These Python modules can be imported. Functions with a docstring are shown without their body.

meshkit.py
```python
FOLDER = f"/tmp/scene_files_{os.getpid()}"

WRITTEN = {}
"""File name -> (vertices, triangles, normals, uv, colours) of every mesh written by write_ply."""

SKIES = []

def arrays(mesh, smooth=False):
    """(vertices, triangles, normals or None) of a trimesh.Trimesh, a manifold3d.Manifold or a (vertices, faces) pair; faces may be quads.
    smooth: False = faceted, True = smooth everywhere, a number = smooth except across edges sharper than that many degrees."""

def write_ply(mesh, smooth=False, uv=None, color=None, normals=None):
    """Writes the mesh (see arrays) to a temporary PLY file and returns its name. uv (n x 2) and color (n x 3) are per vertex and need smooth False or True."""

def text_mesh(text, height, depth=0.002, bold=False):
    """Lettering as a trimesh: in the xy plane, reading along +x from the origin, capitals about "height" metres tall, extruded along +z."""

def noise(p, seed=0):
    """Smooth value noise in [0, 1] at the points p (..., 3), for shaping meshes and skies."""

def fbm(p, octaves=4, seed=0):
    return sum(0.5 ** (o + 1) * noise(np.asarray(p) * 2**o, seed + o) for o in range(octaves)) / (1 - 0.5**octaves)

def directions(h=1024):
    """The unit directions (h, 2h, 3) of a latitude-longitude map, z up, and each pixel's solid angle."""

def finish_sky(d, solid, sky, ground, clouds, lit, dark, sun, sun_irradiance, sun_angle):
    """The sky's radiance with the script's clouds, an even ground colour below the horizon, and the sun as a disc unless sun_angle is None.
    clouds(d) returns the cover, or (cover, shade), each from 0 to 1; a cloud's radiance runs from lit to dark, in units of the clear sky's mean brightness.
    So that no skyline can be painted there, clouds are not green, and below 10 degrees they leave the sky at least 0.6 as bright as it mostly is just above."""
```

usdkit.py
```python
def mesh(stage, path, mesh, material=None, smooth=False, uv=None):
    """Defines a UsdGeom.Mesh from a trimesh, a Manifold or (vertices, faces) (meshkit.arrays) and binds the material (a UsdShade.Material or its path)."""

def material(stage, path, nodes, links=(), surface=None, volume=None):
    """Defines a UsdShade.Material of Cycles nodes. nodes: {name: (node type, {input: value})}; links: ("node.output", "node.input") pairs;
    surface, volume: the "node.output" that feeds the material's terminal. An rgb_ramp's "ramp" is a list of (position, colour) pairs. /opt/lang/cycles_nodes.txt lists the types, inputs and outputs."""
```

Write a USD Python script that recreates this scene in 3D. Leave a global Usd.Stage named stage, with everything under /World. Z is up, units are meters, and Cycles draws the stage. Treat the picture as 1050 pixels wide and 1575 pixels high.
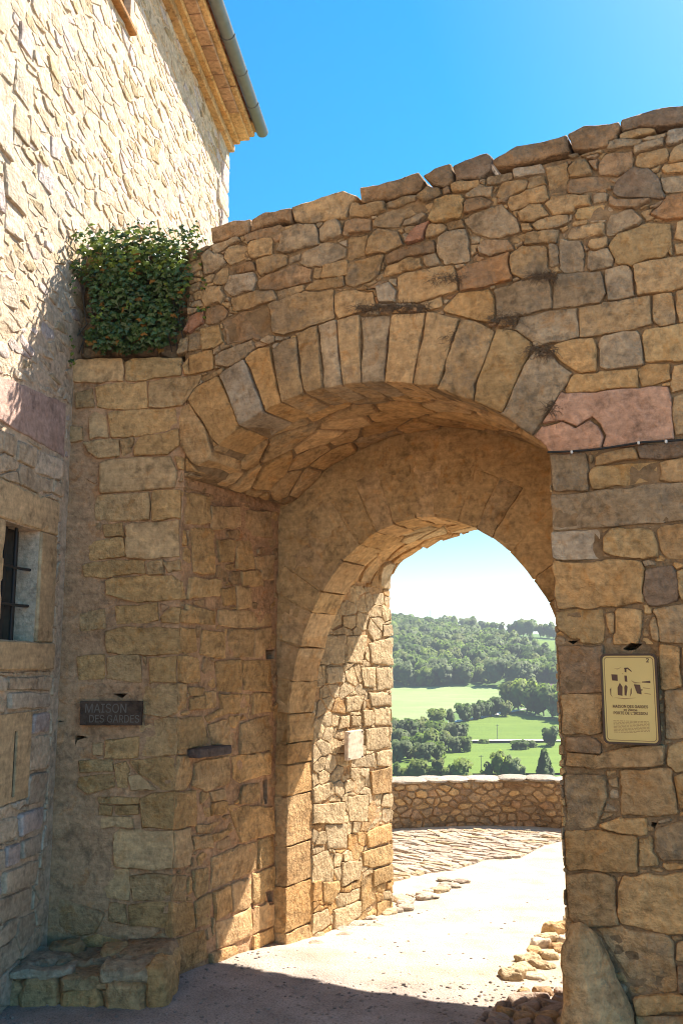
import math, numpy as np, trimesh, usdkit, meshkit
import manifold3d as m3
from scipy.spatial import Delaunay, Voronoi
from scipy.interpolate import splprep, splev
from shapely.geometry import Polygon, LineString, MultiPolygon, Point, box
from shapely.ops import unary_union
from shapely import contains_xy, affinity
import shapely
from pxr import Usd, UsdGeom, UsdLux, UsdShade, Sdf, Gf, Vt

stage = Usd.Stage.CreateInMemory()
UsdGeom.SetStageUpAxis(stage, UsdGeom.Tokens.z)
UsdGeom.SetStageMetersPerUnit(stage, 1.0)
UsdGeom.Xform.Define(stage, '/World')
R = np.random.default_rng(11)
Z = np.array([0, 0, 1.0])
mat = usdkit.material

# ------------------------------------------------------------------ camera, sky, sun, exposure
FPX, EYE = 1450.0, 1.8                      # focal length in pixels of a 1050 x 1575 picture, eye height
PITCH = math.atan((1022 - 787.5) / FPX)
EXPOSURE = 1.70
SUN_AZ, SUN_EL = math.radians(51), math.radians(49.5)
SUN_I, SKY_S = 1.25, 0.064

cam = UsdGeom.Camera.Define(stage, '/World/camera')
cam.CreateHorizontalApertureAttr(24.0); cam.CreateVerticalApertureAttr(36.0)
cam.CreateFocalLengthAttr(24.0 * FPX / 1050)
cam.CreateClippingRangeAttr(Gf.Vec2f(0.05, 6000))
cam.CreateExposureAttr(EXPOSURE)
cam.AddTranslateOp().Set(Gf.Vec3d(0, 0, EYE))
cam.AddRotateXOp().Set(90 + math.degrees(PITCH))

sky = UsdLux.DomeLight.Define(stage, '/World/sky')
sky.GetPrim().SetCustomDataByKey('kind', 'structure')
sky.GetPrim().SetCustomDataByKey('label', 'clear deep blue sky paling towards the horizon')
skym = mat(stage, '/World/Looks/sky', {
    's': ('sky_texture', {'sky_type': 'single_scattering', 'sun_disc': False, 'sun_elevation': SUN_EL, 'sun_rotation': SUN_AZ,
                          'altitude': 250.0, 'air_density': 1.0, 'aerosol_density': 0.8, 'ozone_density': 3.0}),
    'h': ('hsv', {'hue': 0.484, 'saturation': 1.65, 'value': 1.12}),
    'b': ('background_shader', {'strength': SKY_S})}, [('s.color', 'h.color'), ('h.color', 'b.color')], surface='b.background')
UsdShade.MaterialBindingAPI.Apply(sky.GetPrim()).Bind(skym)

sun = UsdLux.DistantLight.Define(stage, '/World/sun')
sun.CreateIntensityAttr(SUN_I); sun.CreateNormalizeAttr(True); sun.CreateAngleAttr(0.53)
sun.CreateColorAttr(Gf.Vec3f(1.0, 0.93, 0.82))
sun.AddRotateZOp().Set(-math.degrees(SUN_AZ) + 180)
sun.AddRotateXOp().Set((90 - math.degrees(SUN_EL)))
# rotateX(a): -z goes to (0, sin a, -cos a); rotateZ(180 - az) then turns it to travel away from the sun

# ------------------------------------------------------------------ helpers
used = set()
def uniq(parent, name):
    p, k = f'{parent}/{name}', 0
    while p in used:
        k += 1; p = f'{parent}/{name}_{k:03d}'
    used.add(p); return p
counters = {}
def numbered(parent, name):
    k = counters.get((parent, name), 0); counters[(parent, name)] = k + 1
    return f'{parent}/{name}' + (f'_{k:03d}' if k else '')
def setcd(prim, label=None, category=None, group=None, kind=None):
    for k, v in (('label', label), ('category', category), ('group', group), ('kind', kind)):
        if v: prim.SetCustomDataByKey(k, v)
def thing(name, label, category, loc=(0, 0, 0), rotz=0, group=None, kind=None):
    path = numbered('/World', name)
    x = UsdGeom.Xform.Define(stage, path)
    if any(loc) or rotz:
        x.AddTranslateOp().Set(Gf.Vec3d(*map(float, loc))); x.AddRotateZOp().Set(float(rotz))
    setcd(x.GetPrim(), label, category, group, kind)
    return path
def put(parent, name, mesh, m, smooth=35, **cd):
    path = numbered(parent, name)
    p = usdkit.mesh(stage, path, mesh, '/World/Looks/' + m, smooth=smooth)
    setcd(p.GetPrim(), **cd)
    return path
def arr(mesh):
    if hasattr(mesh, 'to_mesh'):
        q = mesh.to_mesh(); return np.array(q.vert_properties[:, :3], float), np.array(q.tri_verts, int)
    if isinstance(mesh, tuple): return np.asarray(mesh[0], float), np.asarray(mesh[1], int)
    return np.array(mesh.vertices, float), np.array(mesh.faces, int)
def join(ms):
    V, F, n = [], [], 0
    for m in ms:
        v, f = arr(m); V.append(v); F.append(f + n); n += len(v)
    return np.vstack(V), np.vstack(F)
nz, fbm = meshkit.noise, meshkit.fbm

# rays of the surveyed view, met with the real planes of the walls
CP, SP = math.cos(PITCH), math.sin(PITCH)
E0 = np.array([0, 0, EYE])
def ray(px, py):
    x, y = (px - 525) / FPX, (787.5 - py) / FPX
    return np.array([x, CP - y * SP, SP + y * CP])
def ground_at(px, py, z=0.0):
    r = ray(px, py); return E0 + r * ((z - EYE) / r[2])
def proj(p):
    d = np.asarray(p, float) - E0
    zc = d[..., 1] * CP + d[..., 2] * SP; yc = -d[..., 1] * SP + d[..., 2] * CP
    return np.stack([525 + FPX * d[..., 0] / zc, 787.5 - FPX * yc / zc], -1)

class Plane:
    def __init__(s, o, a, nrm, b=Z): s.o, s.a, s.b, s.n = map(np.asarray, (o, a, b, nrm))
    def px(s, x, y):
        r = ray(x, y); p = E0 + r * (np.dot(s.o - E0, s.n) / np.dot(r, s.n)) - s.o
        return np.dot(p, s.a), np.dot(p, s.b)
    def __call__(s, ab, h):
        ab = np.asarray(ab, float); h = np.broadcast_to(h, len(ab))
        return s.o + ab[:, :1] * s.a + ab[:, 1:] * s.b + h[:, None] * s.n
class Curved:                                # (s along the arch, t into the wall, h towards the opening)
    def __init__(s, o, w, n, pts, sgn=1):
        pts = np.asarray(pts, float); d = np.r_[0, np.cumsum(np.linalg.norm(np.diff(pts, axis=0), axis=1))]
        s.L, s.d, s.p, s.o, s.w, s.t = d[-1], d, pts, o, w, n
    def at(s, q):
        u, z = np.interp(q, s.d, s.p[:, 0]), np.interp(q, s.d, s.p[:, 1])
        e = 0.02
        du = np.interp(q + e, s.d, s.p[:, 0]) - np.interp(q - e, s.d, s.p[:, 0]); dz = np.interp(q + e, s.d, s.p[:, 1]) - np.interp(q - e, s.d, s.p[:, 1])
        l = np.hypot(du, dz) + 1e-9
        return u, z, dz / l, -du / l         # inward = to the right of travel (left to right over the top)
    def __call__(s, st, h):
        st = np.asarray(st, float); u, z, nu, nzz = s.at(st[:, 0]); h = np.broadcast_to(h, len(st))
        return s.o + (u + h * nu)[:, None] * s.w + (z + h * nzz)[:, None] * Z + st[:, 1:2] * s.t

def clean(p):
    if p.is_empty: return None
    if isinstance(p, MultiPolygon) or p.geom_type == 'GeometryCollection':
        gs = [g for g in p.geoms if g.geom_type == 'Polygon']
        if not gs: return None
        p = max(gs, key=lambda g: g.area)
    return Polygon(p.exterior) if p.geom_type == 'Polygon' and p.area > 1e-5 else None

def stone(poly, mp, proud=0.02, depth=0.10, grid=0.04, rough=0.008, bev=0.018, seed=0, rnd=0.02, strata=0.0, nd=1, jag=0.007, tilt=0.008, facet=0.0):
    """One stone: an irregular rounded outline, an uneven rough face, sides running back into the mortar."""
    rnd = min(rnd, 0.22 * math.sqrt(poly.area))
    q = clean(poly.buffer(-rnd, join_style=2).buffer(rnd, quad_segs=3))
    if q is None: q = poly
    ring = np.array(q.exterior.segmentize(grid).coords)[:-1]
    if Polygon(ring).exterior.is_ccw is False: ring = ring[::-1]
    c = ring.mean(0)
    P = np.c_[ring * 14, np.full(len(ring), seed * 1.37)]
    ring = ring + (np.stack([nz(P, 1), nz(P, 2)], 1) - 0.5) * 2 * jag
    q = Polygon(ring)
    if not q.is_valid:
        q = clean(q.buffer(0))
        if q is None: return None
        ring = np.array(q.exterior.coords)[:-1]
        if not q.exterior.is_ccw: ring = ring[::-1]
    bev = min(bev, 0.3 * math.sqrt(q.area))
    pts = [ring]; inner = clean(q.buffer(-bev * 0.55))
    if inner is not None and inner.area > 2e-4:
        pts.append(np.array(inner.exterior.segmentize(grid).coords)[:-1])
        x0, y0, x1, y1 = inner.bounds
        gx, gy = np.meshgrid(np.arange(x0 + grid / 2, x1, grid), np.arange(y0 + grid / 2, y1, grid))
        g = np.c_[gx.ravel(), gy.ravel()] + R.uniform(-.25, .25, (gx.size, 2)) * grid
        lim = clean(q.buffer(-bev * 1.1))
        if lim is not None and len(g):
            g = g[contains_xy(lim, g[:, 0], g[:, 1])]
            if len(g): pts.append(g)
        else: pts.append(np.array(q.representative_point().coords))
    else: pts.append(np.array(q.representative_point().coords))
    P2 = np.vstack(pts); nb = len(ring)
    T = Delaunay(P2).simplices
    cen = P2[T].mean(1); T = T[contains_xy(q, cen[:, 0], cen[:, 1])]
    a = P2[T]; ar = (a[:, 1, 0] - a[:, 0, 0]) * (a[:, 2, 1] - a[:, 0, 1]) - (a[:, 1, 1] - a[:, 0, 1]) * (a[:, 2, 0] - a[:, 0, 0])
    T = T[np.abs(ar) > 1e-9]; ar = ar[np.abs(ar) > 1e-9]; T[ar < 0] = T[ar < 0][:, ::-1]
    d = shapely.distance(q.exterior, shapely.points(P2)); d[:nb] = 0
    e = 1 - np.minimum(d / max(bev, 1e-4), 1)
    tl = (P2 - c) @ R.normal(0, tilt, 2) / max(math.sqrt(q.area), .1)
    W = np.c_[P2, np.full(len(P2), seed * 7.31)]
    h = proud - bev * (1 - np.sqrt(np.maximum(1 - e * e, 0))) + tl
    k = np.minimum(d / max(bev, 1e-4), 1) * .75 + .25
    h = h + k * (rough * 2.4 * (fbm(W * np.array([7, 7, 1]), 3, 5) - .5) + rough * 1.3 * (fbm(W * np.array([26, 26, 1]), 2, 9) - .5))
    if facet:
        L_ = math.sqrt(q.area); pl_k = [(P2 - c) @ R.normal(0, facet, 2) + R.uniform(0, .35) * facet * L_ for _ in range(5)]
        h = h + np.maximum(np.min(pl_k, 0), -.6 * facet * L_) * k
    if strata: h = h + k * strata * 2 * (fbm(W * np.array([3.0, 24, 1]), 3, 3) - .5)
    top = mp(P2, h)
    V, F, prev = [top], [T], np.arange(nb); n = len(top)
    i = np.arange(nb); j = (i + 1) % nb
    for kk in range(1, nd + 1):
        hh = (1 - kk / nd) * h[:nb] + (kk / nd) * (-depth)
        rr = ring
        if nd > 1:
            Q = np.c_[ring * 9, np.full(nb, seed * 3.1 + kk * 1.7)]
            rr = ring + (np.stack([nz(Q, 3), nz(Q, 4)], 1) - 0.5) * 2 * jag
        V.append(mp(rr, hh)); cur = np.arange(n, n + nb); n += nb
        F.append(np.stack([prev[i], cur[i], cur[j]], 1)); F.append(np.stack([prev[i], cur[j], prev[j]], 1))
        prev = cur
    V, F = np.vstack(V), np.vstack(F)
    # outward winding in space
    t0 = V[F[0]]; fn = np.cross(t0[1] - t0[0], t0[2] - t0[0]); out = mp(P2[:1], np.array([1.0])) - mp(P2[:1], np.array([0.0]))
    if np.dot(fn, out[0]) < 0: F = F[:, ::-1]
    return V, F

def fill(region, sx, sy, avoid=None, gap=0.012, jit=0.33, minarea=0.0012, ang=0.0, seed=3, drop=0.12):
    """Polygons of random rubble that fill a region: cells about sx by sy."""
    rg = np.random.default_rng(seed)
    reg = affinity.rotate(region, -ang, origin=(0, 0), use_radians=True) if ang else region
    x0, y0, x1, y1 = reg.bounds; pts = []
    for r, y in enumerate(np.arange(y0 - 2 * sy, y1 + 2 * sy, sy)):
        xs = np.arange(x0 - 2 * sx, x1 + 2 * sx, sx) + (r % 2) * sx / 2
        pts.append(np.c_[xs + rg.uniform(-jit, jit, len(xs)) * sx, y + rg.uniform(-jit, jit, len(xs)) * sy])
    pts = np.vstack(pts) / [sx, sy]
    pts = pts[rg.uniform(size=len(pts)) > drop]
    vo = Voronoi(pts); out = []
    av = avoid.buffer(gap) if avoid is not None else None
    if av is not None and ang: av = affinity.rotate(av, -ang, origin=(0, 0), use_radians=True)
    for i in vo.point_region:
        rr = vo.regions[i]
        if -1 in rr or not rr: continue
        p = Polygon(vo.vertices[rr] * [sx, sy])
        if not p.intersects(reg): continue
        p = p.buffer(-gap / 2, join_style=2).intersection(reg)
        if av is not None: p = p.difference(av).buffer(-0.004).buffer(0.004)
        p = clean(p)
        if p is None or p.area < minarea: continue
        if ang: p = affinity.rotate(p, ang, origin=(0, 0), use_radians=True)
        out.append(p)
    return out

def extr(poly, t0, t1, o, a, b, c):
    cs = m3.CrossSection([np.array(poly.exterior.coords)[:-1]] + [np.array(i.coords)[:-1] for i in poly.interiors], m3.FillRule.EvenOdd)
    M = np.c_[a, b, c, np.asarray(o) + np.asarray(c) * t0]
    return m3.Manifold.extrude(cs, t1 - t0).transform(M)
def roughen(man, length=0.08, amp=0.008, freq=(5, 22), seed=0):
    v, f = arr(man.refine_to_length(length))
    d = np.stack([fbm(v * freq[0] + 31.7 * k + seed, 3, k) - .5 for k in range(3)], 1) * 2 * amp + np.stack([fbm(v * freq[1] + 11.3 * k + seed, 2, k + 7) - .5 for k in range(3)], 1) * amp
    return v + d, f
def bx(sx, sy, sz, c=(0, 0, 0), bev=0.0):
    if bev:
        p = np.array([[x, y, z] for x in (-1, 1) for y in (-1, 1) for z in (-1, 1)], float)
        h = np.array([sx, sy, sz]) / 2; q = []
        for k in range(3):
            s = np.full(3, bev); s[k] = 0; q.append(p * (h - s))
        return arr(m3.Manifold.hull_points(np.vstack(q) + c))
    m = trimesh.creation.box((sx, sy, sz)); m.apply_translation(c); return arr(m)
def framed(mesh, o, a, b, c):                # local x,y,z to a,b,c at o
    v, f = arr(mesh); M = np.stack([a, b, c], 0); v = v @ M + o
    if np.linalg.det(M) < 0: f = f[:, ::-1]
    return v, f
def tube(pts, r, n=8):
    pts = np.asarray(pts, float); r = np.broadcast_to(r, len(pts)); V = []
    for i, p in enumerate(pts):
        t = pts[min(i + 1, len(pts) - 1)] - pts[max(i - 1, 0)]; t = t / np.linalg.norm(t)
        x = np.cross(t, [0.31, 0.2, 0.93]); x /= np.linalg.norm(x); y = np.cross(t, x)
        an = np.arange(n) / n * 2 * np.pi; V.append(p + r[i] * (np.cos(an)[:, None] * x + np.sin(an)[:, None] * y))
    F = []
    for i in range(len(pts) - 1):
        for k in range(n):
            a, b = i * n + k, i * n + (k + 1) % n; F += [[a, b, b + n], [a, b + n, a + n]]
    V = np.vstack(V); m = len(V); V = np.vstack([V, pts[0], pts[-1]])
    for k in range(n): F += [[m, (k + 1) % n, k], [m + 1, m - n + k, m - n + (k + 1) % n]]
    return V, np.array(F)
def rock(c, size, seed, rough=0.22, sub=3, rot=0.0):
    s = trimesh.creation.icosphere(subdivisions=sub); v = np.array(s.vertices)
    v = np.sign(v) * np.abs(v) ** 0.75                                  # squarish
    v *= (1 + rough * 2 * (fbm(v * 1.6 + seed * 5.1, 3) - .5) + rough * .5 * (fbm(v * 6 + seed, 2) - .5))[:, None]
    v *= np.asarray(size) / 2; ca, sa = math.cos(rot), math.sin(rot)
    v = v @ np.array([[ca, sa, 0], [-sa, ca, 0], [0, 0, 1]])
    return v + c, np.array(s.faces)

def block(c, size, seed, rough=.02, rot=0.0, bev=.025):
    v, f = arr(m3.Manifold.hull_points(bx(*size, bev=min(bev, min(size) * .2))[0]).refine_to_length(.03))
    v = v * (1 + .16 * (fbm(v / max(size) * 2.2 + seed * 3.3, 2) - .5))[:, None]
    v = v + (np.stack([fbm(v * 9 + seed * 2.1 + 7 * k, 3, k) for k in range(3)], 1) - .5) * 2 * rough + (np.stack([fbm(v * 30 + seed + 5 * k, 2, k) for k in range(3)], 1) - .5) * rough * .8
    ca, sa = math.cos(rot), math.sin(rot)
    return v @ np.array([[ca, sa, 0], [-sa, ca, 0], [0, 0, 1]]) + c, f

# ------------------------------------------------------------------ materials
def stone_mat(name, base, light=None, dark=None, stain=(0.45, 0.40, 0.34), stain_amt=0.35, bump=0.6, rough=0.92, lich=None, lich_amt=0.0, fine=90.0, vary=0.13, patch=0.0, sat=1.14, hue=0.494):
    base = np.array(base); light = base * 1.28 if light is None else np.array(light); dark = base * 0.50 if dark is None else np.array(dark)
    N = {'g': ('geometry', {}), 'oi': ('object_info', {}), 'o1': ('math', {'math_type': 'multiply', 'value2': 53.0}), 'o2': ('math', {'math_type': 'multiply', 'value2': 91.0}), 'oc': ('combine_xyz', {}), 'mo': ('mapping', {}),
         'n1': ('noise_texture', {'scale': 7.0, 'detail': 6.0, 'roughness': 0.62}),
         'n2': ('noise_texture', {'scale': fine, 'detail': 3.0, 'roughness': 0.6}),
         'n3': ('noise_texture', {'scale': 1.7, 'detail': 4.0, 'roughness': 0.6, 'distortion': 0.4}),
         'n4': ('noise_texture', {'scale': 28.0, 'detail': 5.0, 'roughness': 0.65}),
         'r1': ('rgb_ramp', {'ramp': [(0.25, dark), (0.45, base), (0.62, base * 1.06), (0.8, light)]}),
         'r3': ('rgb_ramp', {'ramp': [(0.40, (0, 0, 0)), (0.68, (1, 1, 1))]}),
         'ms': ('math', {'math_type': 'multiply', 'value2': stain_amt}),
         'st': ('mix_color', {'blend_type': 'multiply', 'b': stain}),
         'mp': ('mapping', {'scale': (2.5, 2.5, 26.0)}), 'n6': ('noise_texture', {'scale': 1.0, 'detail': 4.0, 'roughness': 0.6, 'distortion': 0.6}),
         's6': ('map_range', {'from_min': 0.25, 'from_max': 0.75, 'to_min': 0.80, 'to_max': 1.15}), 'm6': ('math', {'math_type': 'multiply'}),
         'n7': ('noise_texture', {'scale': 10.0, 'detail': 5.0, 'roughness': 0.68, 'distortion': 0.7}), 'r7': ('rgb_ramp', {'ramp': [(0.54, (0, 0, 0)), (0.68, (1, 1, 1))]}), 'm7': ('math', {'math_type': 'multiply', 'value2': patch}), 'x7': ('mix_color', {'b': base * np.array([0.95, 0.72, 0.50])}),
         'n8': ('noise_texture', {'scale': 13.0, 'detail': 6.0, 'roughness': 0.72, 'distortion': 0.5}), 'r8': ('rgb_ramp', {'ramp': [(0.53, (0, 0, 0)), (0.64, (1, 1, 1))]}), 'm8': ('math', {'math_type': 'multiply', 'value2': patch}), 'x8': ('mix_color', {'b': base * np.array([0.40, 0.42, 0.46])}),
         'sp': ('map_range', {'from_min': 0.25, 'from_max': 0.75, 'to_min': 0.66, 'to_max': 1.26}),
         'vr': ('map_range', {'from_min': 0.0, 'from_max': 1.0, 'to_min': 1 - vary, 'to_max': 1 + vary}),
         'mv': ('math', {'math_type': 'multiply'}),
         'hs': ('hsv', {'saturation': sat, 'hue': hue}),
         'ad': ('math', {'math_type': 'multiply_add', 'value2': 0.35}),
         'ad2': ('math', {'math_type': 'multiply_add', 'value2': 0.6}),
         'bp': ('bump', {'strength': min(1.0, bump * 1.5), 'distance': 0.03}),
         'p': ('principled_bsdf', {'roughness': rough, 'specular_ior_level': 0.15})}
    L = [('oi.random', 'o1.value1'), ('oi.random', 'o2.value1'), ('o1.value', 'oc.x'), ('o2.value', 'oc.y'), ('oc.vector', 'mo.location'), ('g.position', 'mo.vector'), ('g.position', 'n3.vector')] + [('mo.vector', f'{k}.vector') for k in ('n1', 'n2', 'n4')] + [
        ('n1.fac', 'r1.fac'), ('n3.fac', 'r3.fac'), ('r3.color', 'ms.value1'), ('ms.value', 'st.fac'), ('r1.color', 'x7.a'), ('mo.vector', 'n7.vector'), ('mo.vector', 'n8.vector'), ('n7.fac', 'r7.fac'), ('r7.color', 'm7.value1'), ('m7.value', 'x7.fac'), ('n8.fac', 'r8.fac'), ('r8.color', 'm8.value1'), ('m8.value', 'x8.fac'), ('x7.result', 'x8.a'), ('x8.result', 'st.a'),
        ('n4.fac', 'sp.value'), ('oi.random', 'vr.value'), ('mo.vector', 'mp.vector'), ('mp.vector', 'n6.vector'), ('n6.fac', 's6.value'), ('sp.result', 'm6.value1'), ('s6.result', 'm6.value2'), ('m6.value', 'mv.value1'), ('vr.result', 'mv.value2'), ('mv.value', 'hs.value'),
        ('n2.fac', 'ad.value1'), ('n4.fac', 'ad.value3'), ('n1.fac', 'ad2.value1'), ('ad.value', 'ad2.value3'), ('ad2.value', 'bp.height'), ('bp.normal', 'p.normal')]
    src = 'st.result'
    if lich is not None:
        N['n5'] = ('noise_texture', {'scale': 4.3, 'detail': 7.0, 'roughness': 0.72}); N['r5'] = ('rgb_ramp', {'ramp': [(0.5, (0, 0, 0)), (0.6, (1, 1, 1))]})
        N['ml'] = ('math', {'math_type': 'multiply', 'value2': lich_amt}); N['li'] = ('mix_color', {'b': lich})
        L += [('g.position', 'n5.vector'), ('n5.fac', 'r5.fac'), ('r5.color', 'ml.value1'), ('ml.value', 'li.fac'), ('st.result', 'li.a')]; src = 'li.result'
    L += [(src, 'hs.color'), ('hs.color', 'p.base_color')]
    mat(stage, '/World/Looks/' + name, N, L, surface='p.BSDF')

GREY = (0.20, 0.17, 0.13)
WX = dict(stain=(.46, .41, .35), stain_amt=.7, lich=GREY, patch=.5)
stone_mat('stone_tan', (0.54, 0.385, 0.215), hue=.491, stain=(.56, .49, .40), stain_amt=.5, patch=.45)
stone_mat('stone_warm', (0.56, 0.385, 0.20), hue=.491, stain=(.62, .53, .42), stain_amt=.45, patch=.4)
stone_mat('stone_ochre', (0.51, 0.365, 0.20), stain=(.55, .49, .42), stain_amt=.5, patch=.5)
stone_mat('stone_grey', (0.46, 0.355, 0.235), lich_amt=.5, **WX)
stone_mat('stone_greyblue', (0.46, 0.37, 0.265), lich=(.50, .44, .35), lich_amt=.5, stain=(.55, .5, .45), stain_amt=.5, patch=.45)
stone_mat('stone_weathered', (0.50, 0.36, 0.21), lich_amt=.5, **WX)
stone_mat('stone_brown', (0.41, 0.285, 0.175), lich_amt=.45, **WX)
stone_mat('stone_dark', (0.25, 0.185, 0.13), lich=(.33, .28, .21), lich_amt=.5, patch=.4)
stone_mat('stone_pink', (0.52, 0.345, 0.245), stain=(.72, .62, .56), stain_amt=.45, bump=.45, patch=.3)
stone_mat('stone_mauve', (0.54, 0.40, 0.335), stain=(.8, .72, .7), stain_amt=.25, bump=.25, patch=.2)
stone_mat('stone_guard', (0.54, 0.39, 0.225), stain=(.58, .5, .42), stain_amt=.5, bump=.6, patch=.5)
stone_mat('stone_red', (0.38, 0.225, 0.15), patch=.5)
stone_mat('stone_rust', (0.47, 0.285, 0.155), lich=GREY, lich_amt=.4, patch=.5)
stone_mat('stone_pale', (0.53, 0.42, 0.275))
stone_mat('stone_reveal', (0.54, 0.42, 0.265), stain_amt=.2, bump=.8, fine=45.0)
stone_mat('stone_dressed', (0.55, 0.395, 0.225), hue=.491, bump=.3, stain_amt=.4, patch=.35)
stone_mat('stone_house', (0.58, 0.475, 0.345), sat=1.0, patch=.25, stain_amt=.2, bump=.4)
stone_mat('stone_house_warm', (0.58, 0.45, 0.30), sat=1.0, patch=.25, stain_amt=.2, bump=.4)
stone_mat('stone_house_mauve', (0.56, 0.46, 0.40), sat=1.0, patch=.25, stain_amt=.2, bump=.4)
stone_mat('stone_frame', (0.54, 0.40, 0.245), stain_amt=.12, bump=.08, fine=160.0)
stone_mat('mortar', (0.51, 0.355, 0.21), patch=.5, stain_amt=.5, bump=.5)
stone_mat('mortar_dark', (0.27, 0.195, 0.12), patch=.4, stain_amt=.5, bump=.5)
stone_mat('mortar_pink', (0.55, 0.37, 0.225), hue=.491, patch=.5, stain_amt=.4, bump=.4)
stone_mat('mortar_house', (0.58, 0.45, 0.31), sat=1.0, patch=.25, stain_amt=.15, bump=.35)
stone_mat('plaster', (0.52, 0.365, 0.20), patch=.5, stain_amt=.55, bump=.35, vary=.06)
stone_mat('plaster_light', (0.55, 0.395, 0.225), patch=.5, stain_amt=.5, bump=.35, vary=.06)
stone_mat('parapet_stone', (0.38, 0.275, 0.165), lich=(.15, .13, .10), lich_amt=.5)
stone_mat('parapet_top', (0.42, 0.36, 0.285), stain_amt=.2)
stone_mat('cobble', (0.36, 0.28, 0.22), stain_amt=.3)
stone_mat('sett', (0.46, 0.375, 0.29), stain_amt=.3)


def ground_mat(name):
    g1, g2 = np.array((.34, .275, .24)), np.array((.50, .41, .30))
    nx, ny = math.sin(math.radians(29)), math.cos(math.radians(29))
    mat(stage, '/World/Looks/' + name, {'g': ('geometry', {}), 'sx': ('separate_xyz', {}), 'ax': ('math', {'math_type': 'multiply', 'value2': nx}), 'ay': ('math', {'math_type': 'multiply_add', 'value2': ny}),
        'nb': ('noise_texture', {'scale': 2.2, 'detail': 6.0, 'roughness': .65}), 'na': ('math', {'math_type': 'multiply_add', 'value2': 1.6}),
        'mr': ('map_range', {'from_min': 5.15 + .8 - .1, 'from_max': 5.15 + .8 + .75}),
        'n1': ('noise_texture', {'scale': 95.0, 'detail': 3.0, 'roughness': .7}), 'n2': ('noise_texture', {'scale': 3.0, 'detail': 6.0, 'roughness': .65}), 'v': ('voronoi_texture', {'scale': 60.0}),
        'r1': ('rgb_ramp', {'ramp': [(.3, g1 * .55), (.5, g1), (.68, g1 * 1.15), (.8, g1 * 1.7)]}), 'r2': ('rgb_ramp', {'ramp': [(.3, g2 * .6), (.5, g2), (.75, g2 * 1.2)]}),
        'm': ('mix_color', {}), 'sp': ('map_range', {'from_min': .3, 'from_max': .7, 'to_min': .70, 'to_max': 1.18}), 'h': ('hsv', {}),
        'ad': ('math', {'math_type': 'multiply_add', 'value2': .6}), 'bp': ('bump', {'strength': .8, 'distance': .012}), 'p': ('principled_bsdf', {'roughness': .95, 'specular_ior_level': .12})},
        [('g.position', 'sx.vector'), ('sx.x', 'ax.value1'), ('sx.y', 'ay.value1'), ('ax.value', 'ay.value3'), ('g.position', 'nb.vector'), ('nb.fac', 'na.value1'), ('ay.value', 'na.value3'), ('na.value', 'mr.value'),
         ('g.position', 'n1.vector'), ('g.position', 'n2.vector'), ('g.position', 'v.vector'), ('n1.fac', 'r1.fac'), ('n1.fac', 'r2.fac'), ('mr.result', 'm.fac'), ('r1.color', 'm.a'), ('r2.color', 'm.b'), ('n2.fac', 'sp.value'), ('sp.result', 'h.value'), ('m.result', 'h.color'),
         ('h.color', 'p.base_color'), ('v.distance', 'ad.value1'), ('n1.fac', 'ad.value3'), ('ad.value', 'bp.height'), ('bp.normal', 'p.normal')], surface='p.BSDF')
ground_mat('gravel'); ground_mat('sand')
stone_mat('pebble', (0.40, 0.34, 0.30), vary=.4)
stone_mat('brick', (0.37, 0.25, 0.165), bump=.2)
stone_mat('roof_tile', (0.40, 0.20, 0.12))
stone_mat('old_wood', (0.10, 0.07, 0.052), light=(.16, .115, .09), bump=.4)
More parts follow.
